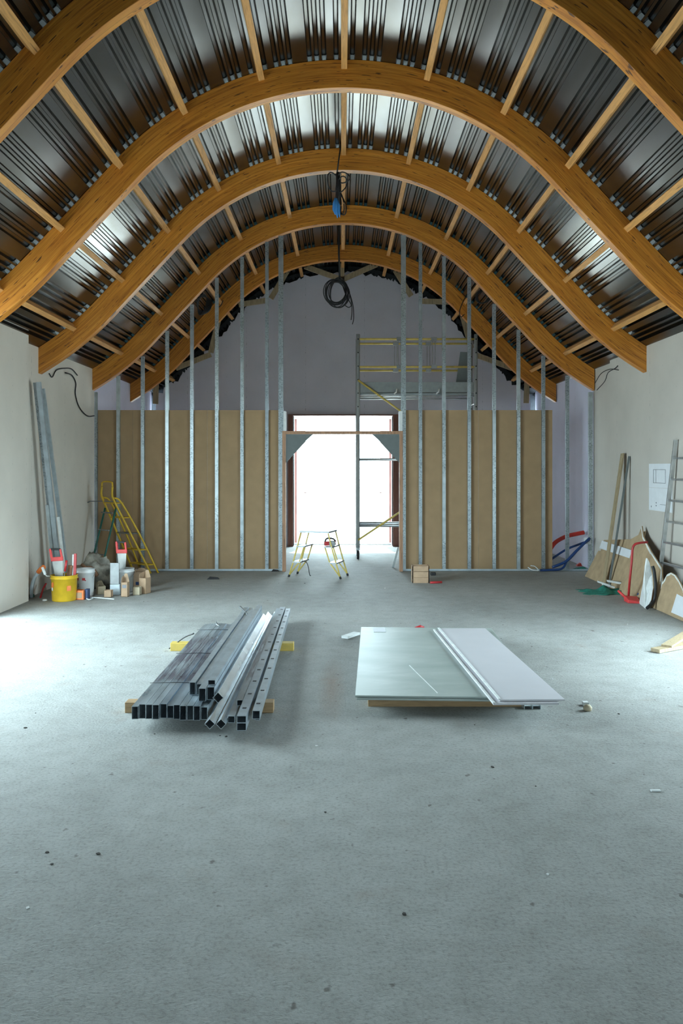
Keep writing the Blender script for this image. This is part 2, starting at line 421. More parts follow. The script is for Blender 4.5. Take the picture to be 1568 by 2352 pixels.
# unseen gable behind the photographer, darkened to dim the foreground, doorway added for fill
g = MB()
top = [Vector((vault(s_*.1, .03)[0], YF, vault(s_*.1, .03)[1])) for s_ in range(48, -49, -1)]
pts = [Vector((-4.2, YF, 0)), Vector((FW[0], YF, 0)), Vector((FW[0], YF, FW[3])), Vector((FW[1], YF, FW[3])), Vector((FW[1], YF, 0)), Vector((4.25, YF, 0))]
g.prism(pts+top, (0, -.3, 0))
tag(g.build('wall_front', M['gusset']), kind='structure')

# doorway lining, threshold and the two leaves standing open outside
g = MB(); g.b(DX0-.02, DX0+.0, YB-.04, YB+.34, 0, DH); g.b(DX1, DX1+.02, YB-.04, YB+.34, 0, DH)
g.b(DX0-.10, DX0, YB-.05, YB-.005, 0, DH); g.b(DX1, DX1+.14, YB-.05, YB-.005, 0, DH); g.b(DX0-.10, DX1+.14, YB-.05, YB-.005, DH, DH+.025)
tag(g.build('trim_3', M['redwood']), kind='structure')
g = MB(); g.b(DX0, DX1, YB+.36, YB+.5, -.2, .02)
tag(g.build('trim_4', M['alu']), kind='structure')
for nm, x0, x1, lab in (('door_1', DX0+.02, DX0+.16, 'left'), ('door_2', DX1-.02, DX1-.16, 'right')):
    g = MB(); g.bar((x0, YB+.5, DH/2+.0), (x1, YB+1.55, DH/2), .05, DH-.06)
    dd = tag(g.build(nm, M['redwood']), kind='structure')
    g = MB(); s_ = 1 if x1 > x0 else -1
    p = Vector((x1-s_*.01, YB+1.42, 1.05))
    g.tube([p+Vector((s_*.02,0,0)), p+Vector((s_*.07,0,0)), p+Vector((s_*.07,-.12,0))], .01)
    g.build('door_handle', M['alu'], dd)

# ------------------------------------------------------------------ glulam arches
ORD = ['nearest the camera', 'second from the camera', 'middle', 'fourth from the camera, above the stud partition', 'farthest, nearest the end gable']
def arch(i, y):
    ss = [-S3+2*S3*k/120 for k in range(121)]
    bm = bmesh.new(); uv = bm.loops.layers.uv.new('UVMap'); rings = []
    for s in ss:
        xo, zo, th = vault(s); xi, zi, _ = vault(s, -.28)
        if abs(abs(s)-S3) < 1e-6:
            sg = 1 if s > 0 else -1
            zi -= math.tan(R(32))*abs(xo-xi); xi = xo
        rings.append(([bm.verts.new(p) for p in ((xo,y,zo),(xi,y,zi),(xi,y+AT,zi),(xo,y+AT,zo))], s))
    off = i*13.7
    def face(vs, uvs):
        f = bm.faces.new(vs)
        for l, q in zip(f.loops, uvs): l[uv].uv = (q[0]+off, q[1])
        return f
    for (A, sa), (B, sb) in zip(rings, rings[1:]):
        face((A[0],A[1],B[1],B[0]), ((sa,.28),(sa,0),(sb,0),(sb,.28)))
        face((A[1],A[2],B[2],B[1]), ((sa,.402),(sa,.433),(sb,.433),(sb,.402)))
        face((A[2],A[3],B[3],B[2]), ((sa,0),(sa,.28),(sb,.28),(sb,0)))
        face((A[3],A[0],B[0],B[3]), ((sa,.402),(sa,.433),(sb,.433),(sb,.402)))
    for A, s in (rings[0], rings[-1]):
        face(A, ((s,.28),(s,0),(s+.12,0),(s+.12,.28)))
    m = MB(); m.bm.free(); m.bm = bm
    r = root('glulam_arch', (X0, y, 3.1), 'orange varnished laminated timber arch, ' + ORD[i], 'arch', 'timber roof arches')
    m.build('beam', M['glu'], r, bevel=.004)
    for sg in (-1, 1):
        for k in range(6):
            for q in CH:
                s = k*PS+q
                if s > 4.55: continue
                x, z, th = vault(sg*s, .003)
                o = bpy.data.objects.new('flute_daylight_block', FLUTE_DAY if i < 3 else FLUTE_DIM); COL.objects.link(o); o.parent = r
                o.matrix_parent_inverse = Matrix.Translation(-r.location)
                o.location = (x, y+.004, z); o.rotation_euler = (0, th, 0)
g = MB(); g.b(-.018, .018, 0, .08, 0, .046); _t = g.build('flute_daylight_block', M['flute_day']); FLUTE_DAY = _t.data; bpy.data.objects.remove(_t)  # pale blocks stand in for daylight glimpsed through the deck flutes
FLUTE_DIM = FLUTE_DAY.copy(); FLUTE_DIM.materials[0] = M['flute_dim']  # dimmer copy where that painted daylight fades over the two far arches
for i, y in enumerate(ARCH_Y): arch(i, y)

# purlins between the arches
bays = [(4.1, 5.75, 'in front of the nearest arch'), (ARCH_Y[0]+AT, ARCH_Y[1], 'between the first and second arches'), (ARCH_Y[1]+AT, ARCH_Y[2], 'between the second and third arches'),
        (ARCH_Y[2]+AT, ARCH_Y[3], 'between the third and fourth arches'), (ARCH_Y[3]+AT, ARCH_Y[4], 'between the fourth and fifth arches'), (ARCH_Y[4]+AT, YB-.02, 'between the fifth arch and the end gable')]
for bi, (y0, y1, where) in enumerate(bays):
    for k in range(-5, 6):
        x, z, th = vault(k*PS, -.002); nx, nz = math.sin(th), math.cos(th); tx, tz = math.cos(th), -math.sin(th)
        wd, dp = .030, .095
        def q(a, b, y): return (x+tx*a-nx*b, y, z+tz*a-nz*b)
        if bi == 0 and abs(k) < 3: continue
        g = MB(); g.hexa([q(-wd,dp,y0),q(wd,dp,y0),q(wd,dp,y1),q(-wd,dp,y1),q(-wd,0,y0),q(wd,0,y0),q(wd,0,y1),q(-wd,0,y1)])
        pos = 'at the ridge' if k == 0 else '%s %s of the ridge' % (NTH[abs(k)], 'right' if k > 0 else 'left')
        tag(g.build('purlin', M['purlin'], bevel=.003), 'sawn pine purlin %s, %s' % (pos, where), 'purlin', 'purlins '+where)

# bracing timbers against the far gable
BR = [((700,612),(783,642),'sloping left down to the ridge post'), ((868,606),(787,642),'sloping right down to the ridge post'),
      ((662,618),(622,686),'steep left brace below the ridge'), ((548,700),(612,690),'short level timber left of the ridge'),
      ((508,708),(484,810),'steep timber at upper left'), ((484,814),(404,846),'gently sloping timber at lower left'), ((359,868),(357,928),'short upright stub at far left'),
      ((903,614),(944,680),'steep right brace below the ridge'), ((966,692),(1044,694),'short level timber right of the ridge'),
      ((1058,712),(1082,800),'steep timber at upper right'), ((1094,816),(1176,846),'gently sloping timber at lower right'), ((1210,868),(1208,926),'short upright stub at far right'),
      ((785,606),(785,648),'short post hanging from the ridge')]
for (a, b, lab) in BR:
    g = MB(); g.bar(at(*a, 15.9), at(*b, 15.9), .10, .05, (0,1,0))
    tag(g.build('brace_timber', M['lumberY']), 'brown bracing timber before the end gable, '+lab, 'timber', 'bracing timbers at the end gable')

# ------------------------------------------------------------------ stud partition
YP = 12.40
def stud(px, z1, lab, grp, y=YP, w=.052, z0=.004, flip=1):
    x = xw(px, YP); g = MB()
    g.b(x-w/2, x+w/2, y-.027, y-.024, z0, z1); g.b(x-w/2, x+w/2, y+.018, y+.021, z0, z1)
    xe = x-w/2 if flip > 0 else x+w/2
    g.b(min(xe, xe+flip*.003), max(xe, xe+flip*.003), y-.024, y+.018, z0, z1)
    xo = x+w/2 if flip > 0 else x-w/2
    g.b(min(xo, xo-flip*.003), max(xo, xo-flip*.003), y-.024, y-.017, z0, z1)
    tag(g.build('metal_stud', M['stud']), lab, 'stud', grp)
LS = [272, 328, 384, 441, 498, 556, 613]; RS = [965, 1019, 1077, 1134, 1190, 1247, 1302]
for i, px in enumerate(LS):
    stud(px, intrados_z(xw(px, YP))-.012, 'tall galvanised stud in the left partition run, %s from the left wall' % NTH[i+1], 'studs of the left partition run', flip=-1)
for i, px in enumerate(RS):
    stud(px, intrados_z(xw(px, YP))-.012, 'tall galvanised stud in the right partition run, %s from the doorway' % NTH[i+1], 'studs of the right partition run')
stud(645, intrados_z(xw(645, YP))-.012, 'full-height galvanised stud along the left side of the doorway', 'doorway studs', w=.075, flip=-1)
stud(926, intrados_z(xw(926, YP))-.012, 'full-height galvanised stud along the right side of the doorway', 'doorway studs', w=.075)
stud(221, 2.78, 'galvanised stud fixed against the left wall', 'wall studs', w=.035)
stud(1355, 2.78, 'galvanised stud fixed against the right wall', 'wall studs', w=.06)
def sheet(a, b, lab):
    g = MB(); g.b(xw(a, 12.43)+.002, xw(b, 12.43)-.002, 12.424, 12.437, .012, 2.503)
    tag(g.build('wallboard_sheet', M['kraft']), lab, 'board', 'brown boards on the partition')
sheet(222, 305, 'narrow brown board sheet beside the left wall'); sheet(305, 476, 'brown board sheet in the middle of the left partition run')
sheet(476, 651, 'brown board sheet left of the doorway'); sheet(921, 1098, 'brown board sheet right of the doorway')
sheet(1098, 1268, 'brown board sheet at the open right end of the partition')
for a, b, lab in ((219, 650, 'galvanised floor track under the left partition run'), (922, 1358, 'galvanised floor track under the right partition run')):
    g = MB(); x0, x1 = xw(a, YP), xw(b, YP); g.b(x0, x1, 12.368, 12.371, 0, .032); g.b(x0, x1, 12.368, 12.424, 0, .003)
    tag(g.build('floor_track', M['galv']), lab, 'track', 'partition floor tracks')
# timber portal in the doorway
yp = 12.30
r = root('door_portal', (xw(786, yp), yp+.06, 0), 'brown timber door portal with two grey corner gussets standing in the partition doorway', 'door frame')
for a, b in ((648, 656), (917, 925)):
    g = MB(); g.b(xw(a, yp), xw(b, yp), yp, yp+.10, 0, zw(990, yp)); g.build('jamb', M['frame'], r, .003)
g = MB(); g.b(xw(656.2, yp), xw(916.8, yp), yp, yp+.10, zw(997, yp), zw(990, yp)); g.build('header', M['frame'], r, .003)
for a, b in (((656.5,997.5), (1,1)), ((916.5,997.5), (-1,1))):
    sg = b[0]; g = MB(); c = at(*a, yp+.02)
    g.prism([c, c+Vector((sg*.42,0,0)), c+Vector((sg*.33,0,-.08)), c+Vector((0,0,-.44))], (0, .018, 0)); g.build('corner_gusset', M['gusset'], r)
for a, b, lab in ((650.5, 655.5, 'narrow white board edge standing above the left jamb'), (917, 924, 'narrow white board edge standing above the right jamb')):
    g = MB(); g.b(xw(a, yp), xw(b, yp), yp+.02, yp+.22, zw(990, yp)+.002, zw(944, yp))
    tag(g.build('board_offcut', M['wtile']), lab, 'board')

# ------------------------------------------------------------------ mobile scaffold tower beyond the partition
ya, yb = 14.0, 14.52; xa, xb = .291, 2.36
r = root('scaffold_tower', ((xa+xb)/2, 14.25, 0), 'aluminium mobile scaffold tower with yellow guardrails behind the right partition', 'scaffold')
for x in (xa, xb):
    for y in (ya, yb):
        g = MB(); g.tube([(x, y, .17), (x, y, 3.95)], .032, 12); p = g.build('post', M['post'], r)
        z = 3.86
        while z > 2.6:
            h = MB(); h.tube([(x, y-.034, z), (x, y-.02, z)], .012, 8); h.build('peg_hole', M['black'], p); z -= .237
        g = MB(); g.tube([(x-.02, y, .075), (x+.02, y, .075)], .075, 20)
        w = g.build('castor', M['black'], r)
        g = MB(); g.b(x-.03, x-.024, y-.03, y+.03, .07, .17); g.b(x+.024, x+.03, y-.03, y+.03, .07, .17); g.b(x-.03, x+.03, y-.03, y+.03, .16, .20); g.build('fork', M['galv'], w)
    for z in (.59, .83, 1.07, 1.31, 1.55, 1.79, 2.03, 2.27, 2.5, 2.74):
        g = MB(); g.tube([(x, ya, z), (x, yb, z)], .016, 8); g.build('rung', M['alu'], r)
for y in (ya, yb):
    for z, rr, mt in ((3.864, .019, 'paley'), (3.375, .019, 'paley'), (.59, .03, 'alu'), (1.75, .02, 'alu'), (2.86, .016, 'alu')):
        g = MB(); g.tube([(xa, y, z), (xb, y, z)], rr, 10); g.build('guardrail' if mt == 'paley' else 'ledger', M[mt], r)
    for xx in ((xw(917, ya), xw(996, ya)) if y == ya else (xw(913, ya), xw(991, ya))):
        g = MB(); g.b(xx-.03, xx-.018, y-.012, y+.012, 3.36, 3.88); g.b(xx+.018, xx+.03, y-.012, y+.012, 3.36, 3.88)
        g.b(xx-.05, xx+.05, y-.025, y+.025, 3.83, 3.90); g.b(xx-.05, xx+.05, y-.025, y+.025, 3.345, 3.41); g.build('guardrail_link', M['steel'], r)
g = MB(); g.b(xa+.03, xb-.03, ya+.03, yb-.03, 2.885, 2.92); g.build('platform_deck', M['toe'], r)
g = MB(); g.b(xa+.03, xb-.03, ya+.01, ya+.03, 2.93, 3.11); g.b(xa+.03, xb-.03, yb-.03, yb-.01, 2.93, 3.11); g.build('toe_board', M['toe'], r)
for xx in (.92, 1.66):
    g = MB(); g.tube([(xx, ya-.02, 2.90), (xx+.04, ya-.03, 2.93), (xx+.05, ya-.03, 2.99)], .014, 8); g.build('toe_board_clip', M['white'], r)
g = MB(); g.tube([(xa, ya-.03, 3.14), (xb, ya-.03, 1.63)], .018, 10); g.build('diagonal_brace', M['paley'], r)
g = MB(); g.tube([(xa, ya-.03, .335), (xb, ya-.03, 1.72)], .018, 10); g.build('diagonal_brace', M['paley'], r)
g = MB(); Yq = 14.35
g.prism([at(1045,893,Yq), at(1076,893,Yq), at(1076,809,Yq), at(1057,808,Yq)], (0, .02, 0))
tag(g.build('board_offcut', M['gusset']), 'dark grey sloping-sided panel standing on the scaffold platform', 'panel')

# ------------------------------------------------------------------ folding work platform in the doorway
a = flo(663, 1325); b = flo(782, 1330); ex = (b-a).normalized(); ey = Vector((-ex.y, ex.x, 0)); Lg = (b-a).length; wd = .37
o0 = a
r = root('platform_stepladder', a+ex*Lg/2+ey*wd/2, 'small yellow-legged folding work platform standing in front of the bright doorway', 'step stool')
def q(l, w, z): return o0+ex*l+ey*w+Vector((0,0,z))
tl = .19
for sg in (0, 1):
    def qq(l, w, z): return q(l if sg == 0 else Lg-l, w, z)
    for w in (0, wd):
        g = MB(); g.tube([qq(0, w, 0), qq(.068, w, .22), qq(.135, w, .45), qq(tl, w, .655)], .011, 8)
        g.tube([qq(.0, w, .02), qq(.165, w, .225), qq(.235, w, .445)], .010, 8); g.build('leg', M['paley'], r)
        g = MB(); g.tube([qq(0, w, 0), qq(.01, w, .035)], .017, 8); g.build('rubber_foot', M['black'], r)
    for z, l0 in ((.225, .068), (.455, .135)):
        g = MB(); g.hexa([qq(l0-.01,-.01,z-.012), qq(l0+.115,-.01,z-.012), qq(l0+.115,wd+.01,z-.012), qq(l0-.01,wd+.01,z-.012), qq(l0-.01,-.01,z+.006), qq(l0+.115,-.01,z+.006), qq(l0+.115,wd+.01,z+.006), qq(l0-.01,wd+.01,z+.006)])
        g.build('step', M['steel'], r)
g = MB(); g.hexa([q(tl-.02,-.01,.655), q(Lg-tl+.02,-.01,.655), q(Lg-tl+.02,wd+.01,.655), q(tl-.02,wd+.01,.655), q(tl-.02,-.01,.68), q(Lg-tl+.02,-.01,.68), q(Lg-tl+.02,wd+.01,.68), q(tl-.02,wd+.01,.68)])
g.build('platform', M['steel'], r, .004)
# power tool on its right upper step
c = q(Lg-.19, .14, .463)
r = root('circular_saw', c, 'dark red and black power tool lying on the right step of the work platform', 'power tool')
g = MB(); g.bar(c+Vector((-.10,0,.03)), c+Vector((.07,.02,.04)), .08, .06); g.build('tool_body', M['red'], r, .015)
g = MB(); g.tube(spline([c+Vector((-.09,0,.05)), c+Vector((-.06,0,.105)), c+Vector((.03,.01,.10)), c+Vector((.07,.02,.06))], 5), .013, 8); g.build('tool_handle', M['black'], r)
g = MB(); g.tube([c+Vector((.02,-.055,.035)), c+Vector((.02,-.035,.035))], .048, 18); g.build('blade_guard', M['steel'], r)
g = MB(); g.tube(spline([q(.16,.1,.22), q(.27,-.02,.235), q(.31,-.03,.17), q(.33,-.02,.05), q(.35,-.02,.03)]), .006, 6)
tag(g.build('cord', M['black']), 'short dark cord hanging from the lower left step of the work platform', 'cord')

# ------------------------------------------------------------------ stack of steel profiles on bearers
def rtube(name, mat, w, h, p0, p1, rot=0, t=.0022):
    """hollow rectangular profile from p0 to p1 (bottom centre line)"""
    p0, p1 = Vector(p0), Vector(p1); d = (p1-p0); Ln = d.length; d.normalize()
    sd = d.cross(Vector((0,0,1))).normalized(); up = sd.cross(d).normalized()
    if rot:
        Rm = Matrix.Rotation(R(rot), 3, d); sd = Rm @ sd; up = Rm @ up
    ce = Vector((0,0,h/2)) if not rot else Vector((0,0,math.hypot(w,h)/2))
    bm = bmesh.new()
    def ring(u, ww, hh): return [bm.verts.new(u+sd*sx*ww/2+up*sy*hh/2) for sx, sy in ((-1,-1),(1,-1),(1,1),(-1,1))]
    A, B = p0+ce, p1+ce
    o0, o1, i0, i1 = ring(A,w,h), ring(B,w,h), ring(A,w-2*t,h-2*t), ring(B,w-2*t,h-2*t)
    for k in range(4):
        j = (k+1) % 4
        bm.faces.new((o0[k],o0[j],o1[j],o1[k])); bm.faces.new((i0[j],i0[k],i1[k],i1[j]))
        bm.faces.new((o0[j],o0[k],i0[k],i0[j])); bm.faces.new((o1[k],o1[j],i1[j],i1[k]))
    m = MB(); m.bm.free(); m.bm = bm
    return m.build(name, mat)
def bearer(x0, x1, y, h, mat, lab, w=.09):
    g = MB(); g.b(x0, x1, y, y+w, 0, h); tag(g.build('timber_bearer', M[mat], bevel=.003), lab, 'timber', 'bearers under the steel stack')
bearer(-1.42, -.447, 5.22, .068, 'lumber', 'brown timber bearer under the near ends of the steel profiles')
bearer(-1.50, -.42, 6.98, .068, 'ybear', 'yellow timber bearer under the far ends of the steel profiles')
ZB = .07; zt = ZB+.090
for k in range(11):
    x = -1.283+.0205+k*.0425; y0 = 4.88+random.uniform(-.012, .012) - (.03 if k > 6 else 0); y1 = 7.42 if k < 7 else 8.03
    hh = .088 if k % 5 else .078
    t = rtube('steel_profile', M['pile'], .040, hh, (x, y0, ZB), (x+.004, y1+random.uniform(-.02,.02), ZB))
    tag(t, 'galvanised steel profile in the bottom row of the stack, %s from its left side' % NTH[k+1], 'steel profile', 'steel profiles in the bottom row')
UP = [(-.948, 5.07, .038, .080, 0, 'leftmost profile of the small upper layer'), (-.905, 5.07, .036, .070, 0, 'second profile from the left in the upper layer'),
      (-.862, 4.93, .044, .080, 0, 'front-most profile of the upper layer, third from the left'), (-.814, 4.96, .046, .080, 0, 'fourth profile of the upper layer, carrying a small one')]
for x, y0, w, h, rt, lab in UP:
    tag(rtube('steel_profile', M['sgalv'], w, h, (x, y0, zt+.002), (x+.02, y0+2.75, zt+.002)), 'galvanised steel, '+lab, 'steel profile', 'steel profiles in the upper layer')
tag(rtube('steel_profile', M['sgalv'], .045, .030, (-.815, 5.0, zt+.085), (-.795, 7.72, zt+.085)), 'small flat galvanised profile topmost on the upper layer', 'steel profile', 'steel profiles in the upper layer')
tag(rtube('steel_profile', M['shiny'], .048, .048, (-.764, 4.93, .150), (-.744, 7.6, .150), 45), 'square steel tube turned on edge, right end of the upper layer', 'steel profile', 'steel profiles in the upper layer')
for x, lab in ((-.777, 'left of two bright square tubes turned on edge beside the row'), (-.711, 'right of two bright square tubes turned on edge beside the row')):
    tag(rtube('steel_profile', M['shiny'], .044, .044, (x, 4.70, ZB-.006), (x+.02, 8.2, ZB-.006), 45), lab, 'steel profile', 'steel profiles lying to the right')
tag(rtube('steel_profile', M['sgalv'], .042, .042, (-.664, 4.80, ZB-.0), (-.668, 8.15, ZB)), 'low square profile beside the slotted ones, its end dark', 'steel profile', 'steel profiles lying to the right')
def slotted(x0, x1, z, w, h, y0, y1, lab, hz=True):
    t = tag(rtube('slotted_profile', M['sgalv'], w, h, (x0, y0, z), (x1, y1, z)), lab, 'steel profile', 'slotted profiles at the right of the stack')
    n = 12
    for k in range(n):
        g = MB()
        f_ = (k+.5)/n; x = x0+(x1-x0)*f_; y = y0+(y1-y0)*f_
        g.b(x-.012, x+.012, y-.012, y+.012, z+h-.001, z+h+.0015)
        g.build('slot_hole', M['black'], t)
    return t
tag(rtube('steel_profile', M['sgalv'], .055, .044, (-.585, 4.66, ZB), (-.612, 8.2, ZB)), 'steel profile directly underneath the pale slotted profile', 'steel profile', 'steel profiles lying to the right')
tag(rtube('steel_profile', M['pile'], .036, .036, (-.638, 5.0, ZB+.044), (-.655, 8.25, ZB+.044)), 'narrow streaky profile tucked between the turned tubes and the slotted profiles', 'steel profile', 'steel profiles lying to the right')
slotted(-.585, -.612, ZB+.046, .055, .040, 4.66, 8.3, 'pale slotted steel profile on top, with dark holes along it')
slotted(-.512, -.552, ZB+.03, .045, .05, 4.78, 8.25, 'slotted steel profile at the right edge of the stack')
tag(rtube('steel_profile', M['sgalv'], .03, .028, (-.512, 4.85, ZB), (-.545, 7.9, ZB)), 'thin steel profile below the right edge slotted profile', 'steel profile', 'steel profiles lying to the right')
for y, lab in ((5.35, 'nearest'), (6.2, 'middle'), (7.1, 'farthest')):
    g = MB(); g.tube([(-1.285, y, zt+.002), (-1.10, y+.01, zt+.003), (-1.0, y, zt+.002)], .0022, 5)
    tag(g.build('binding_wire', M['black']), 'thin dark wire across the bottom row of profiles, %s of three' % lab, 'wire', 'binding wires on the steel stack')
g = MB(); g.tube(spline([flo(388,1490,.01), flo(405,1477,.06), flo(425,1463,.12), flo(445,1455,.16)]), .006, 6)
tag(g.build('packing_strap', M['black']), 'dark bent strap sticking out at the left of the steel stack', 'strap')
g = MB(); g.tube([at(551,1394,7.75), at(562,1404,7.6), at(568,1412,7.45)], [.012,.009,.004], 6)
tag(g.build('steel_scrap', M['steel']), 'small dark metal scrap lying at the far end of the steel stack', 'scrap')
g = MB(); g.tube([at(496,1427,7.4), at(499,1436,7.35), at(504,1438,7.3)], [.003,.012,.006], 6)
tag(g.build('steel_scrap', M['steel']), 'small bent scrap on the left far end of the profiles', 'scrap')

# ------------------------------------------------------------------ board stack
def slab(name, mat, A, B, C, D, th, lab=None, cat=None, grp=None, parent=None):
    g = MB(); g.prism([Vector(p) for p in (A, B, C, D)], (0, 0, -th)); o = g.build(name, mat, parent, .002)
    if lab: tag(o, lab, cat, grp)
    return o
def rp(px, py, z): return flo(px, py, z)
zt = .128
gl0, gl1 = rp(815, 1597, zt), rp(829, 1440, zt)
u = (gl1-gl0); n_ = Vector((u.y, -u.x, 0)).normalized()
for k, (dz, sh) in enumerate(((0, 0), (.014, .012))):
    P_ = [gl0+Vector((0,0,-dz))+n_*sh*1.0-u.normalized()*sh, gl0+n_*(1.2+sh)+Vector((0,0,-dz))-u.normalized()*sh, gl1+n_*(1.2+sh)+Vector((0,0,-dz)), gl1+n_*sh+Vector((0,0,-dz))]
    slab('drywall_sheet', M['gboard'], *P_, .0125, ['pale green moisture board, topmost of the floor stack', 'pale green moisture board just under the topmost one'][k], 'board', 'green boards in the floor stack')
zz = zt+.015
w0, w1, w2, w3 = rp(1147, 1607, zz+.013), rp(1297, 1606, zz+.013), rp(1114, 1443, zz+.013), rp(1007, 1443, zz+.013)
sh = Vector((-.045, -.03, -.0135))
slab('drywall_sheet', M['wboard'], w0, w1, w2, w3, .0125, 'white narrow board lying topmost across the right of the stack', 'board', 'white boards in the floor stack')
slab('drywall_sheet', M['wboard'], w0+sh, w1+sh, w2+Vector((-.045, 0, -.0135)), w3+Vector((-.045, 0, -.0135)), .0125, 'white narrow board showing a strip under the topmost white one', 'board', 'white boards in the floor stack')
# raised edge lip along the top white board
g = MB(); g.bar(w0+Vector((.0,0,.003)), w3+Vector((0,0,.003)), .018, .006); g.bar(w0+sh+Vector((.004,0,.003)), w3+Vector((-.041,0,-.0105)), .016, .006)
tag(g.build('edge_strip', M['wtile']), 'pale edging strip laid along the seam between green and white boards', 'strip')
g = MB(); c = rp(871, 1447, zt+.001); g.b(c.x-.055, c.x+.055, c.y-.09, c.y+.09, zt+.001, zt+.003)
tag(g.build('white_card', M['paper']), 'small white card lying on the far left of the green board', 'card')
g = MB(); g.bar(rp(940,1528,zt+.001), rp(1005,1592,zt+.001), .006, .002)
tag(g.build('chalk_scrape', M['wtile']), 'thin pale diagonal scrape on the green board', 'mark')
for i, (y, xa_, xb_, lab) in enumerate(((5.36, .18, 1.22, 'brown timber bearer under the near edge of the board stack'), (6.9, .25, 1.3, 'timber bearer hidden under the far end of the board stack'))):
    g = MB(); g.b(xa_, xb_, y, y+.1, 0, .055); tag(g.build('timber_bearer', M['lumber']), lab, 'timber')
    g = MB(); g.b(xa_+.02, xb_-.02, y+.01, y+.09, .056, .1005); tag(g.build('timber_bearer', M['lumber']), lab.replace('timber bearer', 'packing timber'), 'timber')
for i, (px, lab) in enumerate(((1213, 'left of two short steel offcuts poking out under the white boards'), (1232, 'right of two short steel offcuts poking out under the white boards'))):
    c = rp(px, 1629, .0); g = MB(); g.bar(c+Vector((0,0,.022)), c+Vector((-.05,.5,.022)), .05, .003); g.bar(c+Vector((.026,0,.014)), c+Vector((-.024,.5,.014)), .003, .028); g.bar(c+Vector((-.026,0,.014)), c+Vector((-.076,.5,.014)), .003, .028)
    tag(g.build('steel_offcut', M['galv']), lab, 'offcut', 'steel offcuts under the white boards')

# ------------------------------------------------------------------ hanging cables
g = MB(); y = 10.05
g.tube([at(783,330,y), at(778,365,y), at(774,396,y)], .010, 6); g.tube([at(776,396,y), at(777,430,y), at(775,470,y)], [.022,.034,.028], 10)
c1 = tag(g.build('hanging_cable', M['black']), 'black cable bundle hanging from the middle arch, wrapped with a blue rag', 'cable')
g = MB()
def loop(c, rx, rz, tilt, y, dy, n=30):
    return [Vector((c[0]+rx*math.cos(t)*math.cos(tilt)-rz*math.sin(t)*math.sin(tilt), y+dy*math.sin(2*t), c[2]+rx*math.cos(t)*math.sin(tilt)+rz*math.sin(t)*math.cos(tilt))) for t in [2*math.pi*i/n for i in range(n)]]
for px, py, rx, rz, tl_ in ((765,418,13,22,.2),(790,408,14,12,0),(784,425,11,20,-.4),(778,470,5,26,0),(782,465,7,28,.15),(785,470,8,24,.25)):
    c = at(px, py, y); k = y/F; g.tube(loop(c, rx*k, rz*k, tl_, y, .03), .008, 6, closed=True)
g.build('cable_loop', M['black'], c1)
g = MB(); yr = y-.06
for q_, rr in ((((770,455),(768,468),(767,482),(770,493)), [.012,.024,.022,.006]), (((772,456),(773,470),(773,486),(775,501)), [.014,.026,.022,.005]), (((775,460),(778,472),(778,484),(780,499)), [.010,.018,.016,.005])):
    g.tube([at(a_, b_, yr) for a_, b_ in q_], rr, 7)
tag(g.build('rag', M['skyblue']), 'bright blue rag tied on the hanging cable bundle', 'rag')
y = 13.3
g = MB(); g.tube([at(779,478,y), at(778,520,y), at(778,580,y), at(780,641,y)], .016, 8)
c2 = tag(g.build('hanging_cable', M['black']), 'large black cable coil hanging low on a long drop before the end gable', 'cable')
g = MB(); k = y/F; random.seed(5)
for i in range(11):
    c = at(775+random.uniform(-4,4), 672+random.uniform(-3,3), y)
    g.tube(loop(c, (24+random.uniform(-6,5))*k, (29+random.uniform(-5,4))*k, random.uniform(-.3,.3), y+random.uniform(-.04,.04), .03), .008, 6, closed=True)
for q_ in (((783,645),(797,660),(806,690),(808,715),(806,735)), ((784,645),(800,668),(810,700),(812,730),(809,745)), ((786,655),(795,680),(806,700),(800,706),(790,700))):
    g.tube(spline([at(a_, b_, y) for a_, b_ in q_]), .008, 6)
g.build('cable_coil', M['black'], c2)
def LW(p): return 3.85*F/(CX-p)
def RW(p): return 3.875*F/(p-CX)
def cable(pts, Y, lab, r_=.006, mat='black', name='cable', n=7):
    g = MB(); g.tube(spline([at(p[0], p[1], Y(p[0]) if callable(Y) else Y) for p in pts], n), r_, 6)
    return tag(g.build(name, M[mat]), lab, 'cable')
cable([(150,856),(165,862),(174,880),(173,905),(182,935),(200,955),(218,955)], LW, 'long dark wire drooping down the left wall beside the partition', .009)
cable([(113,858),(120,866),(130,850),(150,846),(165,848),(178,862)], LW, 'short zigzag wire end at the foot of the middle arch', .008)
cable([(1366,880),(1380,858),(1400,848),(1420,850)], RW, 'upper thin wire end on the right wall beside the arch foot', .006)
cable([(1370,896),(1388,876),(1396,856),(1412,846),(1418,840)], RW, 'lower thin wire end on the right wall beside the arch foot', .006)
for px, py, Y, lab in ((128,195,7.9,'upper left'), (1455,188,7.9,'upper right'), (305,432,10.1,'left of the middle arch')):
    g = MB(); g.tube([at(px+12*math.cos(t), py+10*math.sin(t), Y) for t in [math.pi*(-.15+1.3*i/14) for i in range(15)]], .005, 6)
    tag(g.build('wire_loop', M['black']), 'small black wire loop under a purlin, '+lab, 'wire')
g = MB(); y = 13.6
for i in range(6):
    g.tube(loop(at(464+i*1.0, 700, y), (9+i*1.5)*y/F, (24-i)*y/F, .1*i-.2, y, .03), .009, 6, closed=True)
g.tube([at(464,655,y), at(464,680,y)], .01, 6)
tag(g.build('cable_coil', M['black']), 'dark narrow cable coil hanging at the left before the farthest arch', 'cable')
cable([(512,690),(508,700),(500,706),(500,690),(506,680)], 14.4, 'small dark wire curl on the left flank of the farthest arch', .009)
cable([(1070,680),(1062,695),(1055,715),(1058,728),(1066,722)], 14.4, 'dark wire curl on the right flank of the farthest arch', .009)
g = MB()
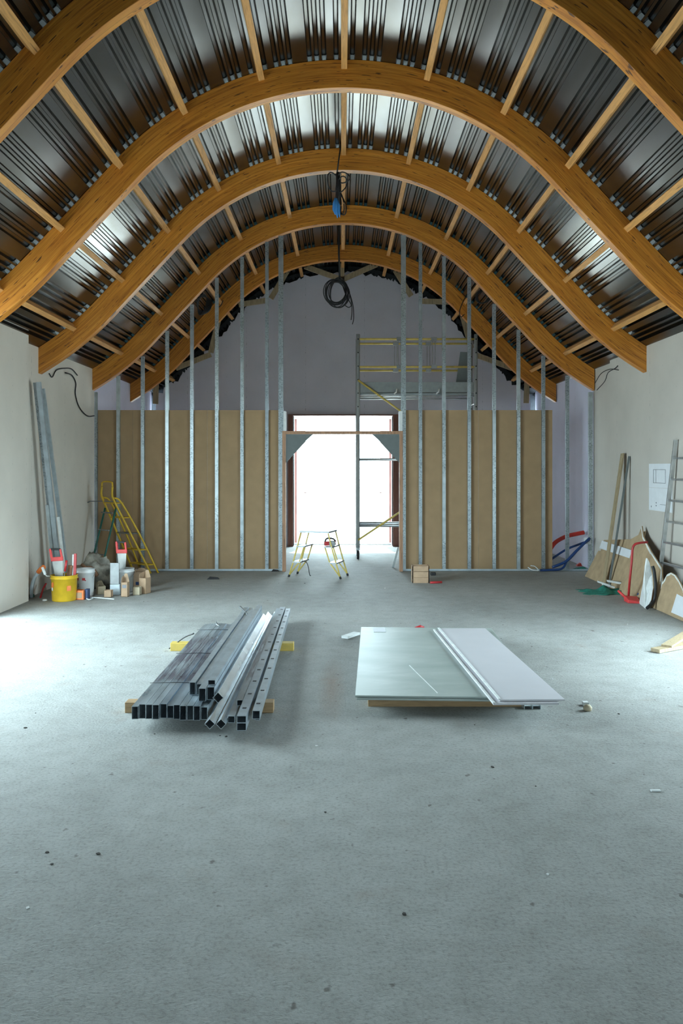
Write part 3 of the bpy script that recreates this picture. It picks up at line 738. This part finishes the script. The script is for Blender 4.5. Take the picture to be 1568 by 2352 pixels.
for i in range(4): g.tube(loop(at(1108, 682, 13.6), (16-i*2)*13.6/F, (15-i)*13.6/F, .2*i, 13.6+i*.02, .03), .008, 6, closed=True)
tag(g.build('cable_coil', M['black']), 'dark round cable coil tucked under the roof right of the farthest arch', 'cable')

# ------------------------------------------------------------------ left corner
def cprof(name, p0, p1, w, d_, mat, lab, up=(0,1,0)):
    g = MB(); p0, p1 = Vector(p0), Vector(p1); ax = (p1-p0).normalized(); sd = ax.cross(Vector(up)).normalized(); u_ = sd.cross(ax).normalized()
    g.bar(p0, p1, w, .003, u_); g.bar(p0+sd*w/2-u_*d_/2, p1+sd*w/2-u_*d_/2, .003, d_, u_); g.bar(p0-sd*w/2-u_*d_/2, p1-sd*w/2-u_*d_/2, .003, d_, u_)
    return tag(g.build(name, M[mat]), lab, 'steel profile', 'steel profiles leaning on the left wall')
cprof('leaning_profile', (-3.60, 10.22, .0), (-3.735, 9.80, 2.66), .052, .04, 'galv', 'longest galvanised profile leaning on the left wall, right one of the bundle', (0,-1,.1))
cprof('leaning_profile', (-3.665, 10.30, .0), (-3.80, 9.86, 2.66), .034, .04, 'stud', 'long galvanised profile leaning on the left wall, left one of the bundle', (0,-1,.1))
cprof('leaning_profile', (-3.555, 10.40, .0), (-3.76, 10.02, 2.60), .040, .03, 'galv', 'long galvanised profile leaning hindmost in the bundle', (0,-1,.1))
cprof('leaning_profile', at(124,1330,10.25), at(108,1160,10.05), .04, .03, 'galv', 'short galvanised profile leaning left of the long bundle', (0,-1,.1))
cprof('leaning_profile', (-3.43, 9.95, .02), (-3.60, 10.12, .98), .03, .02, 'wtile', 'short white plastic rail leaning in front of the metal bundle', (0,-1,.1))
def bucket(px, py, rt, rb, h, mat, lab, marks=None, hand=True):
    c = flo(px, py); c = c+Vector((0, rb, 0)); r = root('bucket', c, lab, 'bucket', 'buckets in the left corner')
    g = MB(); g.lathe([(rb*.96, 0), (rb, .01), (rt*.985, h*.86), (rt*1.05, h*.865), (rt*1.05, h*.90), (rt, h*.905), (rt, h*.97), (rt*1.04, h*.975), (rt*1.04, h), (rt*.95, h), (rb*.93, .02), (0.001, .02)], c)
    g.build('pail', M[mat], r)
    if hand:
        g = MB(); g.tube([c+Vector((rt*1.06*math.cos(t), -rt*1.06*abs(math.sin(t))*.55-.02*0, h*.86-rt*.95*abs(math.sin(t)))) for t in [math.pi*i/16 for i in range(17)]], .004, 6)
        g.build('bail_handle', M['steel'], r)
    if marks:
        for dx, dz, w, hh, mt in marks:
            g = MB(); t0 = math.asin(max(-.95, min(.95, dx/rt))); rr = rb+(rt-rb)*dz/h*1.1+.0045
            g.prism([c+Vector((rr*math.sin(t0+a_*w/2/rt), -rr*math.cos(t0+a_*w/2/rt), dz+b_*hh/2)) for a_, b_ in ((-1,-1),(1,-1),(1,1),(-1,1))], (0, .004, 0))
            g.build('printed_mark', M[mt], r)
    return c
cy = bucket(138, 1383, .155, .14, .31, 'bucket', 'big yellow plastic bucket full of tools, nearest in the left corner', [(-.10,.20,.04,.06,'orange'),(-.105,.15,.03,.04,'wtile'),(.10,.16,.05,.06,'orange')], hand=False)
cw = bucket(190, 1371, .115, .10, .34, 'white', 'tall white plastic bucket with small red and dark printed marks, behind the yellow one', [(.015,.22,.035,.03,'red'),(.035,.205,.012,.012,'red'),(-.06,.22,.018,.03,'red'),(-.06,.13,.03,.012,'ink'),(-.055,.15,.012,.03,'ink'),(-.07,.115,.012,.02,'ink')])
cz_ = bucket(275, 1362, .145, .13, .30, 'white', 'white plastic bucket with red lettering marks behind the cardboard cartons', [(.085,.15,.03,.02,'red'),(.10,.17,.018,.03,'red'),(.105,.12,.018,.015,'ink'),(.09,.09,.025,.012,'red')])
def saw(tip, heel, side, lab, hc='coral'):
    tip, heel = Vector(tip), Vector(heel); ax = (heel-tip).normalized(); sd = Vector(side).normalized(); nrm = ax.cross(sd).normalized()
    r = root('hand_saw', tip, lab, 'saw', 'hand saws in the buckets')
    g = MB(); g.prism([tip-sd*.03, tip+sd*.03, heel+sd*.062, heel-sd*.062], nrm*.002); g.build('blade', M['blade'], r)
    g = MB()
    h0 = heel
    for a_, b_ in ((-.068, -.062), (.062, .068)): pass
    g.bar(h0-sd*.072-ax*.0, h0+sd*.072-ax*.0, .024, .05, ax)
    g.bar(h0-sd*.06, h0-sd*.068+ax*.13, .024, .028, sd); g.bar(h0+sd*.058, h0+sd*.048+ax*.12, .024, .024, sd)
    g.build('saw_handle', M[hc], r, .006)
    g = MB(); g.bar(h0-sd*.06+ax*.125, h0+sd*.05+ax*.115, .022, .024, ax); g.build('grip', M['black'], r, .005)
saw(cy+Vector((-.04,.02,.03)), cy+Vector((-.085,.0,.50)), (1,.15,.05), 'hand saw with coral handle standing in the yellow bucket')
saw(cz_+Vector((-.0,.0,.06)), cz_+Vector((-.01,.0,.52)), (1,-.1,.02), 'hand saw with coral handle standing in the rear white bucket')
# level in the bucket
c = cy+Vector((.11,.03,.03)); r = root('spirit_level', c, 'red and white spirit level standing upright in the yellow bucket', 'spirit level')
g = MB(); g.bar(c, c+Vector((.01,.02,.53)), .03, .02, (0,1,0)); g.build('level_body', M['red'], r, .002)
g = MB(); g.bar(c+Vector((-.025,0,0)), c+Vector((-.015,.02,.52)), .018, .02, (0,1,0)); g.build('level_edge', M['wtile'], r, .002)
g = MB(); c = cy+Vector((.02,.02,.02)); g.bar(c, c+Vector((.05,0,.40)), .05, .03, (0,1,0)); 
tag(g.build('wooden_stake', M['brown']), 'dark brown wooden tool handle in the yellow bucket, left', 'handle')
c = cy+Vector((-.02,-.06,.03)); r = root('trowel', c, 'trowel with dark red handle sticking up in the yellow bucket', 'trowel')
g = MB(); g.tube([c+Vector((.05,0,.33)), c+Vector((.07,0,.46))], .014, 8); g.build('trowel_grip', M['red'], r)
g = MB(); g.tube([c+Vector((0,.03,0)), c+Vector((.05,0,.33))], .006, 6); g.build('shank', M['steel'], r)
# hose arc with orange end
c = flo(70, 1373); r = root('garden_hose', c, 'pale blue bent hose with an orange end standing against the left wall', 'hose')
pp = [flo(72,1371,.01), at(73,1350,9.7), at(79,1328,9.7), at(90,1312,9.65)]
g = MB(); g.tube(spline(pp), .022, 10); g.build('hose_tube', M['pipe'], r)
g = MB(); g.tube(spline([at(88,1314,9.65), at(94,1307,9.62), at(101,1302,9.6)]), .027, 10); g.build('orange_end', M['orange'], r)
g = MB(); g.lathe([(.035,0),(.035,.03),(.024,.035)], flo(72,1371,.0), 14); g.build('foot_ring', M['green'], r)
g = MB(); g.tube([at(97,1303,9.45), at(101,1312,9.45), at(104,1320,9.45)], .017, 8)
c = at(100,1312,9.45); r = root('brush', c, 'white-handled hooked scraper hanging on the rim of the yellow bucket', 'tool')
g.build('grip', M['wtile'], r); g = MB(); g.tube([at(104,1320,9.45), at(107,1323,9.45), at(114,1323,9.5)], .006, 6); g.build('hook', M['wtile'], r)
c = flo(98, 1368); g = MB(); g.tube([flo(93,1372,.02), at(99,1352,10.0), at(106,1340,10.05)], .012, 6)
tag(g.build('red_tool_handle', M['red']), 'dark red handle lying between hose and yellow bucket', 'handle')
c = flo(103,1380); g = MB(); g.lathe([(.001,0),(.03,.002),(.026,.018),(.001,.022)], c, 12)
tag(g.build('plastic_disc', M['wtile']), 'small white cap on the floor left of the yellow bucket', 'cap')
# sack of rubble
random.seed(11)
bm = bmesh.new(); bmesh.ops.create_icosphere(bm, subdivisions=4, radius=1)
for v in bm.verts:
    n_ = .10*math.sin(5*v.co.x+3*v.co.z)+.08*math.sin(9*v.co.z+4*v.co.y)+.06*math.sin(14*v.co.x-7*v.co.y)+.05*math.sin(23*v.co.y+17*v.co.z)+.04*math.sin(31*v.co.x+27*v.co.z)
    v.co *= 1+n_; v.co.x *= .24; v.co.y *= .18; v.co.z *= .25
    v.co.z = max(v.co.z+.19, 0)
    v.co += Vector((-3.28, 10.62, 0))
    if v.co.z > .40: v.co.x += (v.co.z-.40)*.3
for f in bm.faces: f.smooth = True
m = MB(); m.bm.free(); m.bm = bm; tag(m.build('rubble_sack', M['sack']), 'crumpled grey plastic sack standing behind the white bucket', 'sack')
g = MB(); g.tube(spline([at(188,1297,10.2), at(200,1305,10.15), at(212,1308,10.15), at(222,1322,10.2)]), [.02]*8+[.035]*9+[.03]*8, 8)
tag(g.build('brown_strap', M['brown']), 'rusty brown rag lying over the grey sack', 'rag')
# boxes and cartons
def carton(px, py, w, d_, h, mat, lab, roof=0, name='carton', win=None, rot=0.0):
    c = flo(px, py)+Vector((0, d_/2, 0)); r = root(name, c, lab, 'box', 'cartons in the left corner')
    ca, sa = math.cos(rot), math.sin(rot)
    def q(a_, b_, z): return c+Vector((a_*ca-b_*sa, a_*sa+b_*ca, z))
    g = MB(); t = .004
    for (x0, x1, y0, y1) in ((-w/2,w/2,-d_/2,-d_/2+t),(-w/2,w/2,d_/2-t,d_/2),(-w/2,-w/2+t,-d_/2,d_/2),(w/2-t,w/2,-d_/2,d_/2),(-w/2,w/2,-d_/2,d_/2)):
        zt_ = h if not (x1-x0 > t*2 and y1-y0 > t*2) else t
        g.hexa([q(x0,y0,0),q(x1,y0,0),q(x1,y1,0),q(x0,y1,0),q(x0,y0,zt_),q(x1,y0,zt_),q(x1,y1,zt_),q(x0,y1,zt_)])
    g.build('box_body', M[mat], r)
    if roof:
        g = MB(); g.prism([q(-w/2,d_/2,h), q(w/2,d_/2,h), q(w*.2,d_/2,h+roof), q(-w*.2,d_/2,h+roof)], (0,-t,0)); g.prism([q(-w/2,-d_/2,h), q(-w/2,d_/2,h), q(-w/2+.01,d_/2,h+roof*.8), q(-w/2+.01,-d_/2,h+roof*.6)], (t,0,0)); g.build('flap', M[mat], r)
    if win:
        g = MB(); g.hexa([q(-w*.3,-d_/2-.002,win[0]),q(w*.3,-d_/2-.002,win[0]),q(w*.3,-d_/2,win[0]),q(-w*.3,-d_/2,win[0]),q(-w*.3,-d_/2-.002,win[1]),q(w*.3,-d_/2-.002,win[1]),q(w*.3,-d_/2,win[1]),q(-w*.3,-d_/2,win[1])]); g.build('printed_mark', M[win[2]], r)
carton(181, 1378, .125, .10, .115, 'orange', 'orange and navy carton at the foot of the yellow bucket', win=(.02,.09,'card'))
g = MB(); c = flo(198,1377); g.b(c.x-.045+.02, c.x+.045-.03, c.y, c.y+.10, 0, .12); tag(g.build('carton', M['dblue']), 'small navy box against the orange carton', 'box')
carton(285.5, 1371, .085, .08, .18, 'card', 'tall brown open carton before the rear white bucket', roof=.10, win=(.11,.15,'ink'))
carton(247, 1372, .09, .08, .085, 'card', 'small cubic brown carton left of the tall brown one', roof=0)
carton(229, 1365, .10, .10, .10, 'cardl', 'pale open carton with a pointed flap between the white buckets', roof=.06, rot=.5)
carton(313, 1367, .09, .09, .10, 'cardl', 'pale dusty carton right of the tall brown one', roof=0)
carton(330, 1364, .10, .12, .20, 'card', 'brown carton with pointed flap at the right end of the row', roof=.09, rot=-.3)
carton(320, 1352, .16, .12, .22, 'card', 'wide brown carton hindmost at the right end of the row', roof=.04, win=(.05,.09,'dblue'))
c = flo(264, 1366); g = MB(); g.b(c.x-.065, c.x+.06, c.y, c.y+.10, 0, .13)
tag(g.build('metal_box', M['galv'], bevel=.004), 'grey metal box on the floor beneath the upright trowel plate', 'box')
g = MB(); g.b(c.x-.068, c.x+.045, c.y+.02, c.y+.03, .132, .40); tag(g.build('smoothing_plate', M['steel'], bevel=.002), 'grey rectangular smoothing plate standing upright on the metal box', 'plate')
g = MB(); g.tube(spline([flo(196,1374,.01), flo(205,1369,.012), flo(214,1373,.01), flo(204,1377,.01), flo(198,1372,.012), flo(225,1373,.008), flo(250,1375,.006), flo(262,1376,.006)]), .007, 6)
tag(g.build('thin_rope', M['wtile']), 'white looped cord lying on the floor before the buckets', 'cord')

# open yellow stepladder with green rear frame
A0, A1 = flo(306, 1311), flo(346, 1317)        # front feet
T = Vector((-3.50, 11.78, 1.43))
wv = (A1-A0); wv.z = 0
r = root('stepladder', (A0+A1)/2, 'yellow tubular stepladder with green rear legs standing open beside the left wall', 'ladder')
w2 = wv*.62
t0 = at(236,1150,12.0); t1 = t0+w2*1.0+Vector((-.03,.0,.0))
t0 = Vector((-3.58, 12.0, 1.10)); t1 = t0+wv.normalized()*.29
for a_, b_ in ((A0, t0), (A1, t1)):
    g = MB(); g.tube(spline([a_, a_.lerp(b_, .5), b_, b_+Vector((-.035,0,.10)), b_+Vector((-.03,0,.22))], 5), .016, 8)
    g.build('rail', M['yellow'], r)
    g = MB(); o_ = Vector((.10, .06, 0)); g.tube(spline([a_+o_*1.0+Vector((0,0,.0)), a_.lerp(b_, .5)+o_*1.1, b_+o_*.9+Vector((0,0,-.02)), b_+Vector((-.01,.0,.06))], 5), .014, 8)
    g.build('rail', M['yellow'], r)
g = MB(); g.tube(spline([t0+Vector((-.03,0,.22)), t0+Vector((-.03,0,.29))+wv.normalized()*.03, t1+Vector((-.03,0,.29))-wv.normalized()*.03, t1+Vector((-.03,0,.22))], 5), .013, 8); g.build('top_hoop', M['yellow'], r)
for f_ in (.12, .33, .56, .78, .98):
    p, s_ = A0.lerp(t0, f_), A1.lerp(t1, f_); o_ = Vector((.10,.06,0))
    g = MB(); g.tube([p, s_], .011, 8); g.tube([p+o_, s_+o_], .009, 8); g.bar(p.lerp(s_, .5)-wv.normalized()*.11, p.lerp(s_, .5)+wv.normalized()*.11, .02, .012) ; g.tube([p, p+o_], .008, 6); g.tube([s_, s_+o_], .008, 6)
    g.build('rung', M['yellow'] if f_ not in (.56,) else M['steel'], r)
B0 = Vector((-3.72, 11.72, 0)); B1 = B0+wv.normalized()*.26+Vector((.02,0,0))
for a_, b_ in ((B0, t0+Vector((.02,0,-.1))), (B1, t1+Vector((.02,0,-.1)))):
    g = MB(); g.tube([a_, b_], .014, 8); g.build('rear_leg', M['green'], r)
for f_ in (.3, .62, .85):
    g = MB(); g.tube([B0.lerp(t0, f_), B1.lerp(t1, f_)], .010, 8); g.build('rear_crossbar', M['steel'], r)
g = MB(); g.tube([t0+Vector((-.24,-.02,-.02)), t0+Vector((-.2,0,.0)), t0, t1], .008, 6); tag(g.build('hooked_rod', M['steel']), 'thin grey wire rod tied across the top of the yellow stepladder', 'rod')

# ------------------------------------------------------------------ right corner
c = flo(1390, 1340); r = None
g = MB(); g.bar(Vector((3.55, 10.8, 0)), Vector((3.845, 10.9, 1.80)), .10, .018, (-1,0,.2)); tag(g.build('leaning_plank', M['lumberY']), 'long narrow tan board strip leaning on the right wall', 'plank', 'planks leaning on the right wall')
g = MB(); g.bar(Vector((3.575, 10.66, 0)), Vector((3.87, 10.72, 1.76)), .03, .02, (-1,0,.2)); tag(g.build('leaning_strip', M['gusset']), 'thin dark grey strip standing in for a second plank and the shadow behind the tan strip', 'strip', 'planks leaning on the right wall')  # dark colour merges a second plank with the tan strip's cast shadow
XB, XT = 3.58, 3.86
def lean(pts, XB, dx, H, mat, lab, th=.0125, name='board_offcut', core=True):
    """pts: (Y, z) outline on a board leaning right; base at XB, moving dx over height H"""
    P_ = [Vector((XB+dx*z/H, Y, z)) for Y, z in pts]
    g = MB(); g.prism(P_, (-th, 0, th*dx/H)); o = tag(g.build(name, M[mat]), lab, 'board', 'board offcuts along the right wall')
    return o
lean([(11.75,.0),(9.75,.0),(9.9,.50),(11.55,.40)], 3.60, .17, .5, 'kraft2', 'lower brown board offcut leaning foremost in the right corner')
lean([(11.6,.0),(9.9,.0),(10.1,.80),(10.5,.66),(11.5,.56)], 3.66, .20, .8, 'kraft2', 'taller brown board offcut leaning behind the lower one')
g = MB(); P_ = [Vector((3.60+.34*z-.018, Y, z)) for Y, z in ((11.52,.44),(10.0,.43),(10.0,.53),(11.52,.55))]; g.prism(P_, (-.004,0,.002)); tag(g.build('paper_strip', M['paper']), 'long white paper strip along the top of the lower brown offcut', 'paper')
edge = [(10.15,.86),(10.0,.74),(9.8,.66),(9.62,.59),(9.5,.55),(9.35,.50),(9.2,.45),(9.12,.36),(9.05,.30),(9.0,.40),(8.92,.43),(8.8,.42),(8.68,.38),(8.5,.30),(8.3,.31),(7.9,.27),(7.4,.22)]
BIG = lean([(10.25,0),(10.22,.5)]+edge+[(7.4,0)], 3.57, .28, .9, 'kraft2', 'big brown board with torn white edge leaning on the right wall', .0125)
# torn white gypsum edge
g = MB()
for (a_, b_), (c_, d_) in zip(edge[:-1], edge[1:]):
    j = random.uniform(.012, .03)
    p = lambda Y, z: Vector((3.57+.28*z/.9-.0135, Y, z))
    g.prism([p(a_, b_), p(c_, d_), p(c_, d_-j-(.05 if 8.95 < c_ < 9.15 else 0)), p(a_, b_-j)], (-.004, 0, .001))
g.build('torn_edge', M['core'], BIG)['label'] = 'torn white gypsum edge'
g = MB(); P_ = [Vector((3.57+.28*z/.9-.0145, Y, z)) for Y, z in ((8.62,.04),(8.2,.04),(8.2,.22),(8.62,.24))]; g.prism(P_, (-.003,0,.001)); tag(g.build('paper_strip', M['paper']), 'white paper scrap stuck on the big brown board at frame edge', 'paper')
# white curved offcut
Yc = 9.15
pts = [at(1474,1388,Yc), at(1482,1340,Yc), at(1486,1300,Yc), at(1489,1282,Yc), at(1494,1292,Yc), at(1500,1320,Yc), at(1502,1350,Yc-.1), at(1498,1378,Yc-.1), at(1490,1397,Yc-.2)]
pts[0] = flo(1473,1386,.0); pts[-1] = flo(1487,1398,.0)
pts = [p+Vector((-.015,0,0)) for p in pts]
g = MB(); g.prism(pts, (-.012, .01, 0)); tag(g.build('board_offcut', M['wtile']), 'white leaf-shaped board offcut leaning before the brown boards', 'board')
g = MB(); g.tube(spline([flo(1491,1397,.02)+Vector((-.03,0,0)), at(1501,1380,9.05), at(1505,1350,9.05), at(1502,1315,9.1), at(1498,1300,9.12)]), .018, 8)
tag(g.build('rubber_edge', M['black']), 'black curved rubber strip along the right side of the white offcut', 'strip')
# red bent bar
c = flo(1441, 1380); g = MB()
g.tube(spline([flo(1442,1378,.0), at(1446,1330,9.55), at(1450,1290,9.55), at(1452,1262,9.55), at(1457,1251,9.55), at(1468,1247,9.55), at(1486,1245,9.6)], 6), .014, 10)
r = root('red_handle_bar', c, 'red bent metal bar standing before the brown board offcuts', 'bar'); g.build('bar', M['red'], r)
c = flo(1452, 1384); r = root('dustpan', c, 'small red dustpan on the floor at the foot of the red bar', 'dustpan')
g = MB(); g.hexa([c+Vector(p) for p in ((-.07,-.05,.0),(.07,-.08,.0),(.09,.10,.0),(-.06,.12,.0),(-.07,-.05,.045),(.07,-.08,.02),(.09,.10,.06),(-.06,.12,.07))]); g.build('pan', M['coral'], r, .006)
g = MB(); g.tube([c+Vector((-.05,.12,.05)), c+Vector((-.10,.2,.11))], .016, 8); g.build('grip', M['coral'], r)
g = MB(); g.prism([flo(1459,1378,.0), flo(1466,1380,.0), at(1466,1362,9.6)], (.0,.03,0)); tag(g.build('dark_wedge', M['dblue']), 'small dark wedge beside the red dustpan', 'wedge')
# green netting and white offcuts
c = flo(1392, 1362); bm = bmesh.new(); bmesh.ops.create_grid(bm, x_segments=26, y_segments=16, size=1)
for v in bm.verts:
    rr = math.hypot(v.co.x, v.co.y)
    hz = max(0, (1-rr*.9))*.055*(1+.5*math.sin(9*v.co.x+2)+.4*math.sin(13*v.co.y))
    v.co = c+Vector((v.co.x*.29*(1+.15*math.sin(7*v.co.y)), v.co.y*.22+.05+.03*math.sin(6*v.co.x), .004+max(hz, 0)))
for f in bm.faces: f.smooth = True
m = MB(); m.bm.free(); m.bm = bm; o = m.build('green_netting', M['teal'], fix=False); tag(o, 'crumpled green netting heap on the floor in the right corner', 'netting')
md = o.modifiers.new('solid', 'SOLIDIFY'); md.thickness = .004
for i, (px, py, z, an) in enumerate(((1396,1348,.12,.1),(1408,1340,.16,-.25),(1386,1354,.09,.2),(1412,1352,.13,-.4))):
    p = at(px, py, 10.3); g = MB(); dv = Vector((math.cos(an), -.2, math.sin(an)*-.3-.25)).normalized()
    p.z = max(p.z+.02, .07+.02*i); g.bar(p-dv*.08, p+dv*.08, .07, .02)
    tag(g.build('board_offcut', M['wtile']), 'small white board offcut on the green netting, '+['middle one', 'upper one', 'lowest left one', 'right one'][i], 'offcut', 'white offcuts on the netting')
# plans taped to the wall
for i, (z0, z1, lab) in enumerate(((1.36, 1.655, 'upper white plan sheet with a drawn rectangle taped on the right wall'), (1.075, 1.357, 'lower white plan sheet with small marks taped on the right wall'))):
    xwl = 3.888; y0, y1 = 9.36, 10.07
    g = MB(); g.b(xwl-.003, xwl, y0, y1, z0, z1); r = tag(g.build('plan_sheet', M['paper']), lab, 'paper', 'plan sheets on the right wall')
    g = MB(); x0, x1 = xwl-.0045, xwl-.0035
    if i == 0:
        a_, b_, c_, d_ = 9.55, 9.93, 1.415, 1.585
        for q_ in ((a_,b_,d_-.006,d_),(a_,b_,c_,c_+.006),(a_,a_+.012,c_,d_),(b_-.012,b_,c_,d_),(b_-.09,b_-.08,c_,d_)): g.b(x0, x1, *q_)
        g.build('drawn_rectangle', M['ink'], r)
    else:
        for q_ in ((9.82,9.85,1.13,1.145),(9.82,9.85,1.165,1.18),(9.55,9.72,1.155,1.160),(9.98,10.0,1.11,1.13)): g.b(x0, x1, *q_)
        g.build('drawn_mark', M['ink'], r)
# aluminium ladder leaning at frame edge
p0, p1 = Vector((3.62, 9.02, 0)), Vector((3.83, 8.95, 1.93))
p0 = at(1519,1283,9.38); d_ = (at(1551,1015,9.2)-p0); p0 = p0-d_*(p0.z/d_.z); p1 = p0+d_*(1.93/d_.z)
dy = Vector((.03,-.62,0))
r = root('aluminium_ladder', p0+dy/2, 'aluminium ladder leaning on the right wall behind the torn board', 'ladder')
for k_ in (0, 1):
    g = MB(); g.bar(p0+dy*k_, p1+dy*k_, .026, .045, (1,0,0)); g.build('rail', M['alu'], r, .003)
for k_ in range(1, 8):
    f_ = k_*.245/1.93; g = MB(); g.bar(p0.lerp(p1, f_), p0.lerp(p1, f_)+dy, .03, .022); g.build('rung', M['alu'], r)

# conduits by the right end of the partition
def tubes(pts, rr, mat, name, lab, Y=12.1):
    g = MB(); g.tube(spline([at(p[0], p[1], p[2] if len(p) > 2 else Y) for p in pts], 6), rr, 8); return tag(g.build(name, M[mat]), lab, 'conduit')
tubes([(1262,1262,12.55),(1276,1245,12.6),(1300,1232,12.7),(1325,1226,12.75),(1341,1223,12.75)], .034, 'redtube', 'red_conduit', 'thick red flexible conduit stub curving out beside the partition end')
tubes([(1266,1284,12.5),(1300,1262,12.55),(1330,1250,12.55),(1356,1240,12.5)], .018, 'blue', 'blue_conduit', 'upper dark blue conduit slanting up to the right wall')
tubes([(1268,1303,12.27),(1300,1289,12.27),(1325,1264,12.27),(1340,1249,12.28),(1354,1236,12.3)], .022, 'blue', 'blue_conduit', 'middle dark blue conduit slanting up to the right wall')
tubes([(1240,1310,12.25),(1262,1309,12.25),(1290,1306,12.25),(1304,1285,12.3),(1330,1258,12.33),(1353,1240,12.34)], .018, 'blue', 'blue_conduit', 'lowest dark blue conduit ending loose on the floor')
tubes([(1212,1303,12.25),(1222,1309,12.2),(1236,1310,12.2),(1228,1301,12.2),(1218,1299,12.2)], .007, 'wtile', 'white_wire', 'white loose wire loop at the foot of the partition')
g = MB(); g.b(3.76,3.86,12.33,12.36,.42,.52); tag(g.build('junction_box', M['wtile']), 'small white junction box where the blue conduits meet', 'box')
for px, py, mt, lab in ((1330,1303,'teal','green scrap on the floor beside the blue conduits'), (1329,1301,'redtube','small red scrap on the floor beside the blue conduits')):
    c = flo(px, py+6); g = MB(); w_ = .13 if mt == 'teal' else .04
    g.hexa([c+Vector(p) for p in ((-w_,-.05,0),(w_,-.04,0),(w_*.8,.06,0),(-w_*.9,.05,0),(-w_*.7,-.04,.03),(w_*.6,-.03,.045),(w_*.5,.04,.05),(-w_*.6,.04,.02))])
    if mt != 'teal': g.bm.transform(Matrix.Translation((0,0,.05)))
    tag(g.build('scrap', M[mt]), lab, 'scrap')

# ------------------------------------------------------------------ loose things on the floor
c = flo(966, 1339); r = root('wooden_crate', c, 'small brown slatted box on the floor right of the doorway', 'crate')
w_, d_, h_ = .235, .20, .235
g = MB()
for z0 in (.0, .08, .16):
    for a_ in ((-w_/2,w_/2,0,.012),(-w_/2,w_/2,d_-.012,d_),(-w_/2,-w_/2+.012,.0,d_),(w_/2-.012,w_/2,0,d_)): g.b(c.x+a_[0], c.x+a_[1], c.y+a_[2], c.y+a_[3], z0, z0+.074)
g.build('slats', M['card'], r)
g = MB(); g.b(c.x-w_/2+.013, c.x+w_/2-.013, c.y+.013, c.y+d_-.013, .004, .15); g.build('lining', M['card'], r)
g = MB(); g.tube([flo(988,1338,.015), flo(1014,1337,.015)], .016, 8); tag(g.build('red_tool_handle', M['red']), 'red stick-like tool on the floor right of the slatted box', 'handle')
g = MB(); c = flo(995, 1322); g.b(c.x-.04, c.x+.04, c.y, c.y+.06, 0, .045); tag(g.build('black_block', M['black'], bevel=.01), 'small black object beside the slatted box', 'block')
for px, py, w_, h_, lab in ((632,1312,.06,.03,'black lump on the floor at the left side of the doorway'), (490,1330,.09,.035,'dark lump of scrap on the floor before the left partition')):
    c = flo(px, py); g = MB(); g.hexa([c+Vector(p) for p in ((-w_,-.04,0),(w_,-.03,0),(w_*.9,.05,0),(-w_,.04,0),(-w_*.5,-.02,h_),(w_*.8,-.02,h_*.8),(w_*.6,.03,h_*.7),(-w_*.6,.02,h_))]); tag(g.build('dark_scrap', M['black']), lab, 'scrap')
g = MB(); g.bar(flo(902,1304), at(914,1258,12.75), .035, .02, (0,1,0)); tag(g.build('leaning_strip', M['galv']), 'short grey strip leaning inside the right jamb of the doorway', 'strip')
c = flo(808, 1464); g = MB(); g.bar(c+Vector((-.07,-.09,.02)), c+Vector((.05,.10,.02)), .07, .022); tag(g.build('board_offcut', M['wtile']), 'white board offcut lying between steel stack and green board', 'offcut')
g = MB(); g.tube([flo(952,1442,.02), flo(965,1439,.03), flo(974,1441,.02)], [.008,.016,.006], 8); tag(g.build('red_scrap', M['red']), 'small red scrap just beyond the far edge of the green board', 'scrap')
c = flo(1349, 1632); g = MB(); g.lathe([(.001,0),(.026,.003),(.030,.02),(.018,.036),(.001,.04)], c, 9); tag(g.build('wood_chunk', M['cardl']), 'small beige lump on the floor right of the white boards', 'lump')
c = flo(1345, 1622); g = MB(); g.b(c.x-.015, c.x+.02, c.y, c.y+.04, 0, .025); tag(g.build('wood_chunk', M['wtile']), 'tiny white chip against the beige lump', 'chip')
c = flo(1505, 1817); g = MB(); g.b(c.x-.024, c.x+.024, c.y-.010, c.y+.010, 0, .006); tag(g.build('white_chip', M['wtile']), 'white flake on the bare floor at the right foreground', 'chip')
for i, (a_, b_, lab) in enumerate((((1504,1494),(1568,1482),'near grey-brown plank end at the right frame edge'), ((1530,1490),(1568,1466),'far grey-brown plank end at the right frame edge'))):
    p, s_ = flo(a_[0], a_[1], .02), flo(b_[0], b_[1], .02)
    s_ = p+(s_-p)*1.8; off = Vector((0,0,.02*0+.022*i)); g = MB(); g.bar(p+off, s_+off, .09, .03 if i == 0 else .02); tag(g.build('plank_offcut', M['lumberY']), lab, 'plank', 'plank ends at the right')
for px, py in ((226,1962),(108,1958),(120,1985),(58,1672),(82,1638),(505,1690),(1230,1806),(747,1866),(520,1692),(355,1686),(928,2100),(1130,1762),(1420,1640),(330,1382),(640,1340),(1090,1665),(1150,1467),(700,1340)):
    c = flo(px, py); s_ = random.uniform(.005, .011); g = MB(); a_ = random.random()*3
    P_ = [c+Vector((s_*math.cos(a_+t)*random.uniform(.6,1.3), s_*math.sin(a_+t)*random.uniform(.6,1.3), 0)) for t in (0, 1.2, 2.5, 3.6, 5)]
    g.prism(P_, (0, 0, s_*.4)); tag(g.build('debris_chip', M['debris']), 'tiny dark chip of debris on the bare concrete floor', 'chip', 'dark chips on the floor')
for px, py in ((64,2085),(1258,2008),(1150,1468),(1268,1560),(870,1345),(884,1351),(340,1345),(1085,1402),(1440,1434),(727,1713)):
    c = flo(px, py); s_ = random.uniform(.005, .010); g = MB()
    g.prism([c+Vector((s_*math.cos(t)*random.uniform(.6,1.3), s_*math.sin(t)*random.uniform(.6,1.3), 0)) for t in (0, 1.5, 3, 4.5)], (0, 0, s_*.4))
    tag(g.build('plaster_crumb', M['wtile']), 'tiny white plaster crumb on the bare concrete floor', 'crumb', 'white crumbs on the floor')
